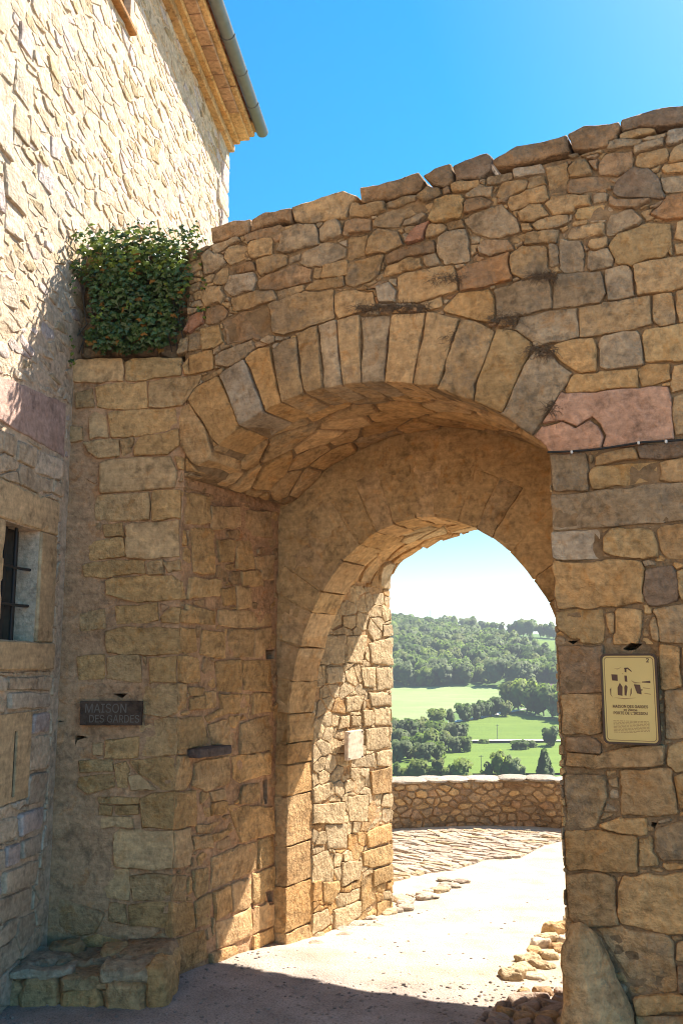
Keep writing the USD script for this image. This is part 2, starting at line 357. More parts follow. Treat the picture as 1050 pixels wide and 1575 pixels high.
stone_mat('grey_wood', (0.13, 0.10, 0.085), bump=.4)
stone_mat('wood_frame', (0.33, 0.19, 0.09), bump=.2)
stone_mat('plaque', (0.66, 0.55, 0.43), bump=.08, stain_amt=.1)
def plain(name, col, rough=0.5, metallic=0.0, spec=0.4, var=0.15, scale=12.0):
    c = np.array(col)
    mat(stage, '/World/Looks/' + name, {'g': ('geometry', {}), 'n': ('noise_texture', {'scale': scale, 'detail': 5.0, 'roughness': .6}),
        'r': ('rgb_ramp', {'ramp': [(0.3, c * (1 - var)), (0.7, np.minimum(c * (1 + var), 1))]}),
        'p': ('principled_bsdf', {'roughness': rough, 'metallic': metallic, 'specular_ior_level': spec})},
        [('g.position', 'n.vector'), ('n.fac', 'r.fac'), ('r.color', 'p.base_color')], surface='p.BSDF')
plain('zinc', (0.13, 0.135, 0.135), .55, 0.3)
plain('iron', (0.035, 0.03, 0.028), .6, .3)
plain('dark_glass', (0.012, 0.013, 0.014), .15)
plain('cable', (0.012, 0.012, 0.012), .6)
plain('clip', (0.6, 0.58, 0.54), .5)
plain('sign_cream', (0.55, 0.40, 0.145), .35, var=.06, scale=3.0)
plain('sign_brown', (0.035, 0.016, 0.010), .4)
plain('sign_print', (0.075, 0.032, 0.018), .5)
plain('sign_faint', (0.30, 0.19, 0.075), .5)
plain('carved', (0.155, 0.125, 0.10), .9)
plain('twig', (0.13, 0.085, 0.05), .9)
plain('bark', (0.10, 0.08, 0.06), .9)
plain('pole_wood', (0.12, 0.11, 0.09), .9)
plain('house_wall', (0.50, 0.42, 0.34), .9)
plain('house_roof', (0.36, 0.20, 0.16), .9, scale=2.0)
plain('slate_roof', (0.16, 0.18, 0.21), .8)
plain('shutter', (0.05, 0.05, 0.06), .6)
def leaf_mat(name, col, trans=.25, scale=.6, var=.35, rough=.6, spec=.2):
    c = np.array(col)
    mat(stage, '/World/Looks/' + name, {'g': ('geometry', {}), 'oi': ('object_info', {}), 'n': ('noise_texture', {'scale': scale, 'detail': 3.0}),
        'r': ('rgb_ramp', {'ramp': [(0.3, c * (1 - var)), (0.7, c * (1 + var))]}),
        'v': ('map_range', {'to_min': .8, 'to_max': 1.2}), 'h': ('hsv', {}),
        'p': ('principled_bsdf', {'roughness': rough, 'specular_ior_level': spec}), 't': ('translucent_bsdf', {}), 'm': ('mix_closure', {'fac': trans})},
        [('g.position', 'n.vector'), ('n.fac', 'r.fac'), ('g.random_per_island', 'v.value'), ('v.result', 'h.value'), ('r.color', 'h.color'), ('h.color', 'p.base_color'), ('h.color', 't.color'), ('p.BSDF', 'm.closure1'), ('t.BSDF', 'm.closure2')], surface='m.closure')
leaf_mat('ivy_leaf', (0.06, 0.115, 0.028), .22, 9.0, rough=.35, spec=.5)
leaf_mat('ivy_young', (0.22, 0.30, 0.045), .35, 9.0, rough=.4, spec=.4)
leaf_mat('ivy_dead', (0.28, 0.14, 0.03), .2, 9.0)
for k, c in {'deep': (.115, .185, .032), 'mid': (.19, .28, .042), 'light': (.27, .35, .055), 'olive': (.25, .29, .075), 'grey': (.21, .265, .095)}.items():
    leaf_mat('foliage_' + k, c, .66, .12)
def field_mat(name, c1, c2, sc=.02):
    mat(stage, '/World/Looks/' + name, {'g': ('geometry', {}), 'n': ('noise_texture', {'scale': sc, 'detail': 8.0, 'roughness': .65}),
        'm': ('mapping', {'scale': (.06, .5, .5), 'rotation': (0, 0, .2)}), 'n2': ('noise_texture', {'scale': 1.0, 'detail': 4.0}), 'a': ('mix_float', {'fac': .5}),
        'r': ('rgb_ramp', {'ramp': [(0.35, c1), (0.65, c2)]}), 'p': ('principled_bsdf', {'roughness': .95, 'specular_ior_level': .1})},
        [('g.position', 'n.vector'), ('g.position', 'm.vector'), ('m.vector', 'n2.vector'), ('n.fac', 'a.a'), ('n2.fac', 'a.b'), ('a.result', 'r.fac'), ('r.color', 'p.base_color')], surface='p.BSDF')
field_mat('meadow', (.085, .135, .02), (.135, .19, .03))
field_mat('hay', (.16, .215, .075), (.25, .28, .125))
field_mat('hillside', (.06, .11, .03), (.12, .18, .05))
field_mat('farm_track', (.55, .50, .42), (.65, .60, .52))

# ------------------------------------------------------------------ the frame of the gateway
A = math.radians(29)
w = np.array([math.cos(A), -math.sin(A), 0]); n = np.array([math.sin(A), math.cos(A), 0])
C0 = ground_at(262, 1508)
B = math.radians(4); w2 = np.array([math.cos(B), -math.sin(B), 0]); n2 = np.array([math.sin(B), math.cos(B), 0])
T2, T2B, T3 = 1.18, 1.51, 2.83
pdir = n * T2 - w * 0.05; pdir /= np.linalg.norm(pdir); pnorm = np.array([pdir[1], -pdir[0], 0])
P1 = Plane(C0, w, -n); PF = Plane(C0, w2, -n2); PW = Plane(C0, pdir, pnorm)
P2p = Plane(C0 + n * T2, w, -n); RV = Plane(C0 + w * 0.05, n, w)
HB = ground_at(60, 1512); hd = np.array([math.sin(math.radians(6.5)), math.cos(math.radians(6.5)), 0]); hn = np.array([hd[1], -hd[0], 0])
HW = Plane(HB, hd, hn)

def gz(x, y):
    """Height of the ground: flat before the gate, falling gently beyond it."""
    t = (np.asarray(x) - C0[0]) * n[0] + (np.asarray(y) - C0[1]) * n[1]
    return -np.interp(t, [0.1, 1.2, 2.8, 5.5, 8.0], [0, .09, .22, .32, .36])

# ------------------------------------------------------------------ ground
PA = [ground_at(px, py, -.36) for px, py in ((300, 1300), (450, 1288), (560, 1281), (604, 1278), (660, 1274), (745, 1271), (820, 1272), (872, 1275), (960, 1284), (1100, 1306), (1300, 1345))]
PA = np.array(PA)[:, :2]                     # foot of the terrace parapet
edge = [tuple(p + np.array([0.1, .55])) for p in PA]
plateau = Polygon([(-40, -45), (45, -45), (45, edge[-1][1]), edge[-1]] + edge[::-1][1:] + [(-40, edge[0][1])]).buffer(0)
def sheet(poly, gridf, zf, lift=0.0):
    x0, y0, x1, y1 = poly.bounds
    xs, ys = gridf
    gx, gy = np.meshgrid(xs, ys); g = np.c_[gx.ravel(), gy.ravel()]
    g = g + np.random.default_rng(5).uniform(-.2, .2, g.shape) * .02
    g = g[contains_xy(poly.buffer(-.01), g[:, 0], g[:, 1])]
    step = max(.05, min(x1 - x0, y1 - y0) / 60)
    rb = np.array(poly.exterior.segmentize(step).coords)[:-1]
    P = np.vstack([rb, g]); T = Delaunay(P).simplices; c = P[T].mean(1); T = T[contains_xy(poly, c[:, 0], c[:, 1])]
    a = P[T]; s = np.cross(a[:, 1] - a[:, 0], a[:, 2] - a[:, 0]); T = T[np.abs(s) > 1e-10]; s = s[np.abs(s) > 1e-10]; T[s < 0] = T[s < 0][:, ::-1]
    return np.c_[P, zf(P[:, 0], P[:, 1]) + lift], T
def gbump(x, y):
    P = np.c_[np.asarray(x), np.asarray(y), np.zeros(len(x))]
    return gz(x, y) + .022 * (fbm(P * 1.3, 3, 2) - .5) + .008 * (fbm(P * 9, 2, 4) - .5)
near = np.r_[-40:-4:3, -3.2:4.5:.07, 5:45:3]
v, f = sheet(plateau, (near, np.r_[-45:1:3, 2:14:.09]), gbump)
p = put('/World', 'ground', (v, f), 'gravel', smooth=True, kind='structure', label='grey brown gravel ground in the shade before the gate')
# sandy path beyond
pp = Polygon([C0[:2] + w[:2] * u + n[:2] * t for u, t in ((.0, .95), (.06, 1.5), (.12, 2.9), (.35, 3.6), (.7, 4.4), (1.1, 5.2), (2.0, 6.1), (3.6, 7.0), (6.5, 8.2), (8, 6.2), (5.2, 4.9), (3.2, 3.8), (2.45, 2.9), (2.0, 1.6), (1.55, .9), (.8, .35), (.3, .3), (.0, .45))])
pp = pp.buffer(.12).buffer(-.12)
v, f = sheet(pp, (np.arange(-2, 9, .08), np.arange(5, 15, .08)), gbump)
dd = shapely.distance(pp.exterior, shapely.points(v[:, :2]))
v[:, 2] += np.interp(dd, [0, .12], [-.02, .006]) + .004 * (fbm(v * 7, 2, 8) - .5)
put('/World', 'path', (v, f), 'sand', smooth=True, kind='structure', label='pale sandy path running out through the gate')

# ------------------------------------------------------------------ the gate wall: surveyed stones (crop origin, crop scale, outlines)
CR = {'A': (260, 260, 3.5), 'B': (500, 220, 3.5), 'C': (750, 160, 3.5), 'D': (260, 460, 3.5), 'E': (550, 450, 3.5), 'F': (750, 400, 3.5), 'G': (80, 530, 3.5), 'H': (80, 800, 3.5),
      'I': (0, 1080, 3.5), 'J': (0, 1300, 3.5), 'K': (230, 720, 3.5), 'L': (230, 1000, 3.5), 'M': (230, 1220, 3.5), 'P': (840, 680, 5.0), 'Q': (840, 860, 5.0), 'S0': (790, 980, 2.646),
      'S1': (840, 1130, 5.0), 'S': (840, 1365, 5.0), 'N': (420, 960, 4.773), 'O': (420, 1180, 4.773), 'T': (700, 1380, 5.25)}
def pxpoly(crop, s):
    x0, y0, k = CR[crop]; q = np.array([float(a) for a in s.replace(',', ' ').split()]).reshape(-1, 2)
    return q / k + [x0, y0]
CAPS = {'A': ['230,322 330,290 440,278 430,338 330,370 240,392', '445,272 520,238 600,225 655,215 660,285 600,265 520,300 440,335', '660,205 760,180 945,122 1000,155 965,205 950,262 840,275 760,285 668,270'],
        'B': ['200,245 290,235 345,215 490,155 520,200 500,245 330,300 205,325', '540,185 590,145 680,120 690,200 640,230 590,230', '685,120 760,90 860,65 897,90 890,140 820,190 700,205'],
        'C': ['30,310 160,240 350,185 415,170 435,190 440,240 240,300 60,340', '440,165 510,125 580,120 690,100 705,130 690,180 640,225 560,240 450,235', '725,95 900,35 1050,8 1200,-30 1200,70 1050,100 900,110 730,135']}
UPPER = {'A': ['415,360 460,335 580,295 612,320 560,345 430,390', '240,405 370,370 380,395 300,430 250,450', '310,480 330,420 370,400 415,420 420,470 330,515', '425,420 450,390 540,368 557,390 555,450 465,485 430,450',
  '590,435 620,350 690,310 780,305 810,350 805,400 640,455', '810,330 850,290 910,280 930,350 890,375 815,380', '470,490 560,465 640,460 638,520 500,565 475,530', '695,500 740,430 860,385 950,430 945,470 790,530 720,525',
  '470,610 520,570 690,510 770,545 765,600 610,640 500,655', '825,585 840,520 950,495 955,565 900,575', '740,640 780,610 940,575 943,620 830,650', '580,660 720,625 720,660 600,705', '300,640 330,570 450,540 470,600 450,650 340,680',
  '340,700 400,670 560,655 575,700 440,745 350,755', '180,700 210,640 280,630 300,680 280,725 200,730', '240,600 270,540 315,535 310,590 270,625', '70,520 170,485 175,530 90,585', '185,480 220,450 290,470 300,510 270,540 195,565',
  '190,820 205,750 270,725 315,770 300,810 215,835', '30,1000 60,910 165,880 168,965', '175,870 270,850 290,930 230,965 180,970', '295,820 380,780 520,735 545,800 545,880 470,915 315,935', '545,735 700,670 880,640 885,800 780,835 620,890 560,880',
  '325,570 340,530 460,490 465,540 420,550', '645,480 700,460 710,490 650,515', '770,585 780,530 825,530 820,585'],
 'B': ['50,815 160,795 250,810 270,880 80,940 58,900', '130,370 150,325 200,335 320,315 325,350 270,380 140,400', '275,440 285,400 380,345 510,320 535,355 400,440 300,455', '100,490 115,430 150,405 240,415 240,470 130,505', '220,590 235,520 290,460 390,485 415,540 320,585 230,600',
  '115,625 135,500 218,490 215,605', '110,750 125,650 190,615 310,600 285,700 240,735 150,770', '330,615 360,580 460,555 590,525 585,580 400,630 335,640', '320,715 330,670 440,620 520,610 525,665 400,700', '525,610 590,595 610,640 560,660 525,650',
  '570,410 600,310 660,285 750,290 740,370 720,410 600,430', '600,520 650,490 750,470 770,530 770,630 640,655 620,600', '530,510 560,450 620,435 655,465 600,500', '660,425 735,415 745,455 665,470', '755,410 800,385 940,340 1020,410 1045,470 960,510 860,500 800,470',
  '685,240 730,205 820,195 820,235 750,255 690,260', '750,290 790,250 830,235 900,240 890,280 800,290', '750,330 770,305 850,290 885,320 870,345 760,375', '640,885 720,815 880,790 905,830 905,960 780,940 650,900', '830,570 860,530 980,510 1000,560 880,600 840,595',
  '410,440 430,410 520,385 540,390 500,430', '280,790 340,765 380,800 370,850 300,850', '330,330 420,295 480,290 510,310 400,345 340,350', '490,300 560,245 610,240 620,275 540,310', '520,870 620,835 630,880 560,895'],
 'C': ['0,400 130,370 130,400 0,438', '135,360 280,333 298,360 220,385 140,400', '45,490 80,430 160,410 215,420 200,465 80,500', '220,450 225,400 310,385 315,430', '320,400 320,340 420,320 435,380 425,470 330,480', '430,340 470,310 510,305 555,370 450,390', '540,310 590,305 590,355',
  '600,330 640,280 780,255 780,330 690,375 610,370', '790,310 830,260 950,235 970,290 880,335 800,335', '790,270 800,230 945,190 950,230', '710,165 740,145 880,120 890,140 800,175 715,185', '650,245 660,205 820,190 820,215', '960,215 970,160 1050,130 1150,110 1150,180 1050,195',
  '980,300 1000,240 1050,200 1130,190 1130,290', '425,470 440,410 640,380 640,430 500,475', '940,460 940,390 1050,380 1120,375 1110,450 980,480', '120,540 140,500 200,470 310,450 320,510 240,540 130,570', '310,535 340,505 540,495 545,540 440,580 350,595',
  '250,650 290,620 430,600 430,640 280,680', '430,720 450,670 620,650 615,700 450,735', '640,660 660,600 770,570 825,620 800,650 650,700', '205,750 215,700 300,680 380,690 370,750 230,765', '120,900 125,820 190,770 310,760 330,900 200,935', '330,880 335,755 365,755 375,860',
  '385,830 400,740 490,735 520,820 510,890 420,905 395,880', '540,880 550,800 640,785 670,840 660,870 560,895', '550,760 560,725 640,715 640,750 580,785', '560,510 600,485 650,490 655,520 570,540', '480,610 470,560 620,540 620,600', '1010,720 1020,640 1120,620 1120,740', '1015,800 1015,760 1130,750 1130,790',
  '940,350 960,325 1050,320 1140,310 1140,360 960,375', '660,470 690,500 880,520 800,555 700,560 650,520'],
 'F': ['40,160 180,115 320,110 340,165 335,250 220,285 50,305', '350,165 380,85 605,65 620,180 600,225 360,250', '640,60 750,30 770,60 795,185 655,215', '792,30 830,10 1050,-15 1160,-30 1160,140 1050,150 800,185', '150,370 180,310 470,260 480,410 270,460', '490,270 640,235 870,195 880,345 700,380 500,410',
  '885,200 985,185 1010,340 940,350 890,325', '1020,170 1050,155 1200,140 1200,310 1030,335', '345,480 380,455 560,425 585,480 580,600 510,605 400,540', '595,460 630,400 800,385 825,440 830,550 640,585 600,570', '815,590 850,570 975,560 980,640 840,670',
  '425,690 450,630 530,610 800,595 805,680 430,715', '988,610 1000,575 1050,565 1180,550 1180,680 1000,700', '1000,790 1010,740 1050,730 1200,715 1200,920 1020,930'],
 'D': ['68,360 100,310 230,270 235,375 80,410', '255,310 280,290 445,220 460,260 420,310 310,360 258,350', '190,420 290,380 280,400 195,440']}
SPEC = [('A', '70,870 110,800 180,765 190,820 110,880', 'stone_red'), ('B', '440,540 500,450 550,430 530,510 460,545', 'stone_red'), ('B', '720,700 760,670 985,590 995,730 735,795', 'stone_rust'),
        ('B', '395,730 420,705 680,660 715,760 715,790 500,850 400,850', 'stone_tan'), ('C', '670,480 700,430 790,350 860,360 930,430 940,500 870,510 700,500', 'stone_dark'), ('C', '890,590 940,550 980,490 1050,480 1140,470 1130,600 960,620', 'stone_rust'),
        ('C', '170,590 220,545 290,540 330,595 240,625 180,630', 'stone_tan'), ('C', '655,760 700,710 860,650 980,650 985,760 940,820 790,860 700,855', 'stone_ochre'), ('F', '830,430 850,380 1050,350 1170,335 1170,530 1050,540 850,540', 'stone_ochre'),
        ('F', '255,945 300,890 400,872 480,905 520,880 560,852 605,890 632,950 615,1003 340,1035', 'stone_pink'), ('F', '302,887 380,760 400,725 720,700 960,690 985,740 985,960 700,1000 618,1004 635,948 607,887 561,848 518,876 480,901 402,868', 'stone_pink')]
VOUS = [('D', '50,600 112,562 210,720 235,820 225,870 165,905 115,870 60,790', 'stone_tan'), ('D', '115,545 150,490 265,420 330,520 385,695 280,780 240,750 180,640', 'stone_warm'), ('D', '280,415 405,328 440,400 515,615 390,692 340,560', 'stone_greyblue'),
        ('D', '415,320 450,285 540,265 570,400 605,570 525,610', 'stone_warm'), ('D', '562,280 620,230 685,215 720,500 715,520 612,558', 'stone_weathered'), ('D', '690,185 805,150 830,480 755,515 728,460', 'stone_weathered'), ('D', '808,150 905,122 920,480 838,490', 'stone_grey'),
        ('D', '912,120 1030,100 1045,455 940,470', 'stone_weathered'), ('E', '25,130 175,135 148,490 25,490', 'stone_grey'), ('E', '182,130 365,115 300,490 152,492', 'stone_tan'), ('E', '372,115 540,150 500,310 435,500 312,500', 'stone_tan'),
        ('E', '545,165 600,150 740,215 700,330 615,575 440,520', 'stone_weathered'), ('E', '750,210 850,215 940,270 900,380 790,640 635,580 640,490', 'stone_ochre'), ('F', '205,560 265,490 340,520 450,610 400,700 240,930 80,840', 'stone_grey')]
PIER = {'G': ['100,100 150,85 370,80 385,120 380,195 300,205 120,190', '388,100 440,75 690,75 695,130 685,175 420,195 395,180', '235,230 290,205 500,200 512,260 505,340 380,350 240,330', '518,195 600,180 800,165 780,220 710,330 560,345 520,340', '205,385 230,365 290,375 298,490 210,505 200,450',
  '310,380 360,360 660,345 670,440 600,470 330,500 312,440', '440,560 480,500 560,480 675,460 678,540 620,585 450,590', '370,520 430,500 430,590 370,600', '180,530 250,510 360,505 362,600 250,605 200,575', '650,600 720,615 770,680 680,675', '230,870 250,820 520,800 525,940 300,950 240,935',
  '530,810 550,790 685,785 685,930 535,940', '130,260 220,240 228,330 140,335', '280,970 380,960 385,1030 290,1030', '100,440 160,450 165,510 95,520'],
 'H': ['400,40 440,20 675,0 680,190 480,205 405,195', '195,120 370,95 390,190 200,210', '170,245 240,225 490,220 500,280 350,305 180,300', '505,235 590,210 600,290 520,295', '605,230 680,215 685,270 620,285', '290,330 330,305 640,300 700,340 720,420 460,440 300,400', '590,520 640,480 890,480 895,550 740,555 600,545',
  '290,600 400,580 770,590 780,700 560,720 300,710', '300,740 470,730 475,870 290,850', '525,750 665,735 670,865 530,870', '680,740 790,745 795,870 690,870', '500,900 560,880 720,885 725,1010 600,1050 500,1040', '340,470 560,450 570,540 350,560', '150,500 280,480 280,580 160,590', '140,740 280,730 280,850 140,860',
  '745,905 810,905 805,935 750,940', '745,955 815,945 820,1020 750,1030', '825,925 885,915 885,1010 830,1015'],
 'I': ['700,330 740,310 930,300 935,470 860,465 760,390', '430,410 600,395 620,450 470,490 420,450', '760,520 830,495 930,490 1050,480 1050,660 930,680 770,675', '610,720 650,690 950,695 1020,685 1020,870 960,890 820,900 620,880', '540,560 600,560 600,610 535,605', '620,560 740,560 740,600 615,605', '550,625 700,620 710,660 550,670',
  '430,320 600,315 610,370 440,370', '500,220 550,220 550,280 505,275', '760,110 900,85 1010,90 1005,285 760,295', '560,210 740,190 740,300 560,295', '530,520 640,515 745,520 740,545 540,550', '690,400 755,395 850,470 700,470', '615,335 685,330 685,460 625,455', '960,300 1010,295 1040,400 1000,470 945,470'],
 'J': ['690,330 860,310 1040,320 1045,450 930,495 900,470 880,440 700,430', '920,520 985,490 1000,650 960,690 920,680', '590,320 685,320 685,425 590,400', '710,170 830,160 1000,170 1000,300 720,310', '540,140 690,140 690,290 560,280']}
PASS = {'K': ['190,130 320,160 325,290 200,300', '335,210 490,215 495,310 340,330', '510,230 640,240 660,370 520,350', '470,640 545,640 550,740 475,755', '370,770 660,780 660,850 500,860 380,840', '200,730 360,770 360,850 200,830', '430,870 555,870 555,1010 420,1020', '560,870 660,860 640,1010 570,1020', '290,880 400,890 400,1020 280,1000',
  '470,400 550,390 560,540 470,540', '570,480 660,470 665,600 600,590', '370,390 460,390 450,500 380,500', '220,590 390,610 380,680 210,700', '390,650 455,640 460,730 400,735', '500,560 600,550 610,630 510,635', '230,320 340,330 340,560 240,560'],
 'L': ['360,70 490,55 495,220 370,220', '505,60 650,60 655,215 510,215', '220,255 290,245 295,320 220,330', '300,230 360,215 360,310 300,315', '135,365 290,350 310,500 200,540 140,540', '305,360 395,320 390,350 320,380', '250,610 420,580 430,710 310,755 240,730', '450,580 650,550 650,660 490,710 455,690', '330,770 410,750 415,800 340,810',
  '340,830 420,820 420,870 340,890', '500,740 600,710 600,810 490,830', '430,840 660,850 670,980 490,1030', '320,400 420,380 440,500 410,510 340,500', '490,400 660,350 660,540 490,560', '380,240 540,240 530,330 400,340', '255,950 380,930 330,975 260,985', '345,1000 415,970 420,990 350,1030', '560,240 655,235 655,330 560,340'],
 'M': ['340,350 480,290 580,270 580,410 335,520', '585,250 670,225 670,380 590,410', '450,490 545,460 550,600 455,640', '560,440 670,390 670,520 640,510 620,590 560,600', '565,610 665,590 665,710 560,755', '350,540 440,500 445,640 360,680', '360,710 540,630 550,760 370,850', '140,790 300,730 320,900 190,950 140,960', '330,870 540,780 545,850 420,900 340,930',
  '560,770 660,720 670,790 560,850', '240,240 330,230 340,290 250,300', '250,590 330,540 330,700 255,720', '235,430 320,410 320,520 260,570 240,520']}
RPIER = [('P', '35,105 300,95 320,230 322,360 150,385 60,375', 'stone_grey'), ('P', '380,110 430,90 680,50 700,140 480,160 370,165', 'stone_tan'), ('P', '690,40 1050,0 1200,-25 1200,90 1050,105 720,135', 'stone_dark'), ('P', '330,240 400,190 620,150 840,140 855,300 560,330 340,360', 'stone_ochre'),
  ('P', '870,150 1050,115 1220,90 1220,265 1050,285 870,300', 'stone_tan'), ('P', '40,400 130,390 600,350 1050,305 1150,300 1150,590 1050,600 600,630 60,670', 'stone_grey'), ('P', '50,690 140,680 405,685 415,885 180,920 70,880', 'stone_greyblue'), ('P', '445,740 500,680 700,665 820,690 840,800 840,870 740,890 540,875 450,830', 'stone_ochre'),
  ('P', '850,680 900,640 1050,620 1180,610 1180,880 930,880 870,810', 'stone_tan'), ('Q', '60,60 90,20 700,5 735,80 735,330 590,350 260,370 100,375 80,200', 'stone_warm'), ('Q', '750,100 800,80 960,60 1010,180 1015,320 880,355 800,350 760,270', 'stone_dark'), ('Q', '80,400 420,390 435,520 420,630 360,655 210,620 100,520', 'stone_ochre'),
  ('Q', '530,420 580,385 720,400 715,560 690,640 520,650', 'stone_warm'), ('Q', '470,430 525,420 515,560 485,560', 'stone_tan'), ('Q', '835,400 900,360 1050,345 1160,340 1160,640 875,630 860,460', 'stone_weathered'), ('Q', '800,520 830,450 860,540 865,630 820,600', 'stone_tan'), ('Q', '100,690 430,670 430,1025 120,1040', 'stone_brown'),
  ('Q', '440,690 870,690 890,1010 440,1010', 'mortar'), ('Q', '880,670 1020,670 1040,980 900,1000', 'stone_warm'), ('Q', '1018,100 1180,30 1180,320 1030,330', 'stone_ochre'), ('Q', '1035,670 1200,660 1200,980 1050,985', 'stone_tan'), ('S0', '195,235 355,232 355,380 270,400 205,395', 'stone_tan'), ('S0', '620,220 760,200 760,410 625,410', 'stone_weathered'),
  ('S1', '150,20 300,10 400,80 400,150 160,120', 'stone_brown'), ('S1', '160,140 420,160 600,110 900,110 900,220 500,250 160,240', 'stone_tan'), ('S1', '160,320 440,320 460,480 370,700 300,720 165,720', 'stone_weathered'), ('S1', '570,290 960,270 1000,600 850,630 590,620', 'stone_tan'), ('S1', '420,700 570,640 750,650 760,770 560,760', 'stone_warm'),
  ('S1', '160,745 400,750 690,790 700,1000 690,1050 180,1040 160,1000', 'stone_warm'), ('S1', '720,800 800,780 850,990 720,1010', 'stone_ochre'), ('S1', '850,720 1050,680 1200,670 1200,970 900,960 830,900', 'stone_weathered'), ('S1', '930,100 1050,50 1200,30 1200,270 980,280 930,200', 'stone_ochre'), ('S1', '980,320 1050,300 1200,290 1200,610 1020,560', 'stone_ochre'),
  ('S', '170,-100 400,-110 520,-60 535,290 350,285 240,280 190,230', 'stone_tan'), ('S', '560,20 600,-80 1050,-90 1220,-80 1220,370 1050,355 900,350 600,290 560,200', 'stone_warm'), ('S', '400,320 540,300 900,370 980,450 1000,780 900,800 640,700 460,430', 'stone_weathered'), ('S', '1000,450 1050,440 1220,440 1220,590 990,570', 'stone_tan'),
  ('S', '680,860 860,830 1050,860 1220,870 1220,980 700,960', 'stone_warm'), ('S', '700,1010 920,975 1050,990 1220,1000 1220,1200 720,1200', 'stone_weathered'), ('S', '1005,600 1200,600 1200,820 1010,800', 'stone_brown')]

gw = thing('gate_wall', 'weathered stone gate wall with a broad arch of tall voussoirs and a sloping-looking coped top', 'gate wall')
cornx = lambda y: np.interp(y, [260, 550, 720, 800, 1000, 1232, 1508, 1700], [299, 291, 286, 282, 278, 271, 262, 256])
def region_of(name):
    ys = np.linspace(-300, 1700, 60)
    L = np.c_[cornx(ys), ys]
    if name == 'left': return Polygon(np.vstack([L, [[-200, 1700], [-200, -300]]]))
    return Polygon(np.vstack([L, [[1600, 1700], [1600, -300]]]))
LEFT, RIGHT = region_of('left'), region_of('right')
# intrados of the front arch on P1
IN_PX = [(298, 735), (307, 718), (324, 699), (340, 683), (371, 658), (407, 635), (434, 618), (464, 607), (497, 599), (523, 595), (558, 590), (592, 589), (636, 593), (676, 601), (726, 618), (770, 638), (800, 657), (822, 674), (847, 698)]
IN = np.array([P1.px(*q) for q in IN_PX])
tck, _ = splprep(IN.T, s=.0008); IN = np.array(splev(np.linspace(0, 1, 60), tck)).T
UR = 2.325
IN[0, 0] = 0.0; IN[-1, 0] = UR
arch1 = Polygon(np.vstack([[[0.0, -.6]], IN, [[UR, -.6]]])).buffer(0)
items = []           # (plane, polygon in the plane, material, proud, depth, extra)
traced1 = []
def to_plane(pl, pxy, clip=None):
    p = Polygon(pxy)
    if not p.is_valid: p = p.buffer(0)
    if clip is not None: p = clean(p.intersection(clip))
    if p is None or p.is_empty or p.area < 40: return None
    q = np.array([pl.px(*c) for c in np.array(p.exterior.coords)[:-1]])
    return clean(Polygon(q).buffer(0))
def pick(ws): ks = list(ws); pr = np.array([ws[k] for k in ks], float); return ks[R.choice(len(ks), p=pr / pr.sum())]
UPW = {'stone_weathered': 4, 'stone_grey': 3.2, 'stone_brown': 2.2, 'stone_tan': 1.6, 'stone_greyblue': .8, 'stone_rust': .5, 'stone_ochre': .4}
ASH = {'stone_tan': 3, 'stone_weathered': 3, 'stone_grey': 2, 'stone_warm': 1.5, 'stone_ochre': .4}
PIW = {'stone_tan': 3, 'stone_warm': 3.2, 'stone_dressed': 2, 'stone_ochre': .5}
polyL, polyR, polyW = [], [], []
def add(pl, store, poly, m, **k):
    if poly is not None: items.append((pl, poly, m, k)); store.append(poly)
def both(pxy, m, **k):
    a = to_plane(P1, pxy, RIGHT); b = to_plane(PF, pxy, LEFT)
    if a is not None: add(P1, polyR, a.difference(arch1) if a.intersects(arch1) else a, m, **k)
    if b is not None: add(PF, polyL, b, m, **k)
for c, L in CAPS.items():
    for s in L: both(pxpoly(c, s), pick({'stone_brown': 3, 'stone_weathered': .7, 'stone_dark': 1.6}), facet=.05, proud=.014, depth=.4, rough=.014, bev=.014, rnd=.01, jag=.010, name='coping_stone', nd=3)
for c, L in UPPER.items():
    for s in L:
        q = pxpoly(c, s); up = q[:, 1].mean() < 470 - .25 * (q[:, 0].mean() - 525)
        both(q, pick(UPW if up else ASH), proud=R.uniform(.006, .026) if up else R.uniform(.006, .018), rough=.012 if up else .009, bev=.010 if up else .008, rnd=.009 if up else .006, jag=.011 if up else .008, facet=.13 if up else .04, depth=.12, grid=.026)
for c, s, m in SPEC: both(pxpoly(c, s), m, proud=.016, rough=.009, bev=.009, rnd=.007, grid=.035, jag=.009, facet=.04)
for c, s, m in RPIER:
    if m == 'mortar': polyR.append(to_plane(P1, pxpoly(c, s))); continue
    both(pxpoly(c, s), m, proud=R.uniform(.004, .018), rough=.012, bev=.009, depth=.16, strata=.011, grid=.027, nd=2, rnd=.010, jag=.010, facet=.05)
vs = []
for c, s, m in VOUS:
    p = to_plane(P1, pxpoly(c, s)); vs.append(p)
    add(P1, polyR, p, m, proud=R.uniform(.012, .024), rough=.009, bev=.009, rnd=.007, jag=.009, depth=.32, name='voussoir', nd=4, strata=0, grid=.04)
for c, L in PIER.items():
    for s in L:
        q = pxpoly(c, s); hi = q[:, 1].mean() < 850
        a = to_plane(PF, q, LEFT); b = to_plane(PW, q, RIGHT) if not hi else to_plane(P1, q, RIGHT)
        m = pick(PIW); k = dict(proud=R.uniform(.006, .014) if hi else R.uniform(.002, .009), rough=.010, bev=.008, rnd=.007, jag=.010, facet=.03, strata=.007, depth=.08)
        if s.startswith('260,640'): m = 'stone_pink'
        add(PF, polyL, a, m, **k)
        if b is not None: add(PW if not hi else P1, polyW if not hi else polyR, b, m, **k)
add(PF, polyL, to_plane(PF, pxpoly('G', '260,640 330,615 640,600 680,670 655,770 260,795'), LEFT), 'stone_dressed', proud=.016, rough=.008, strata=.006)
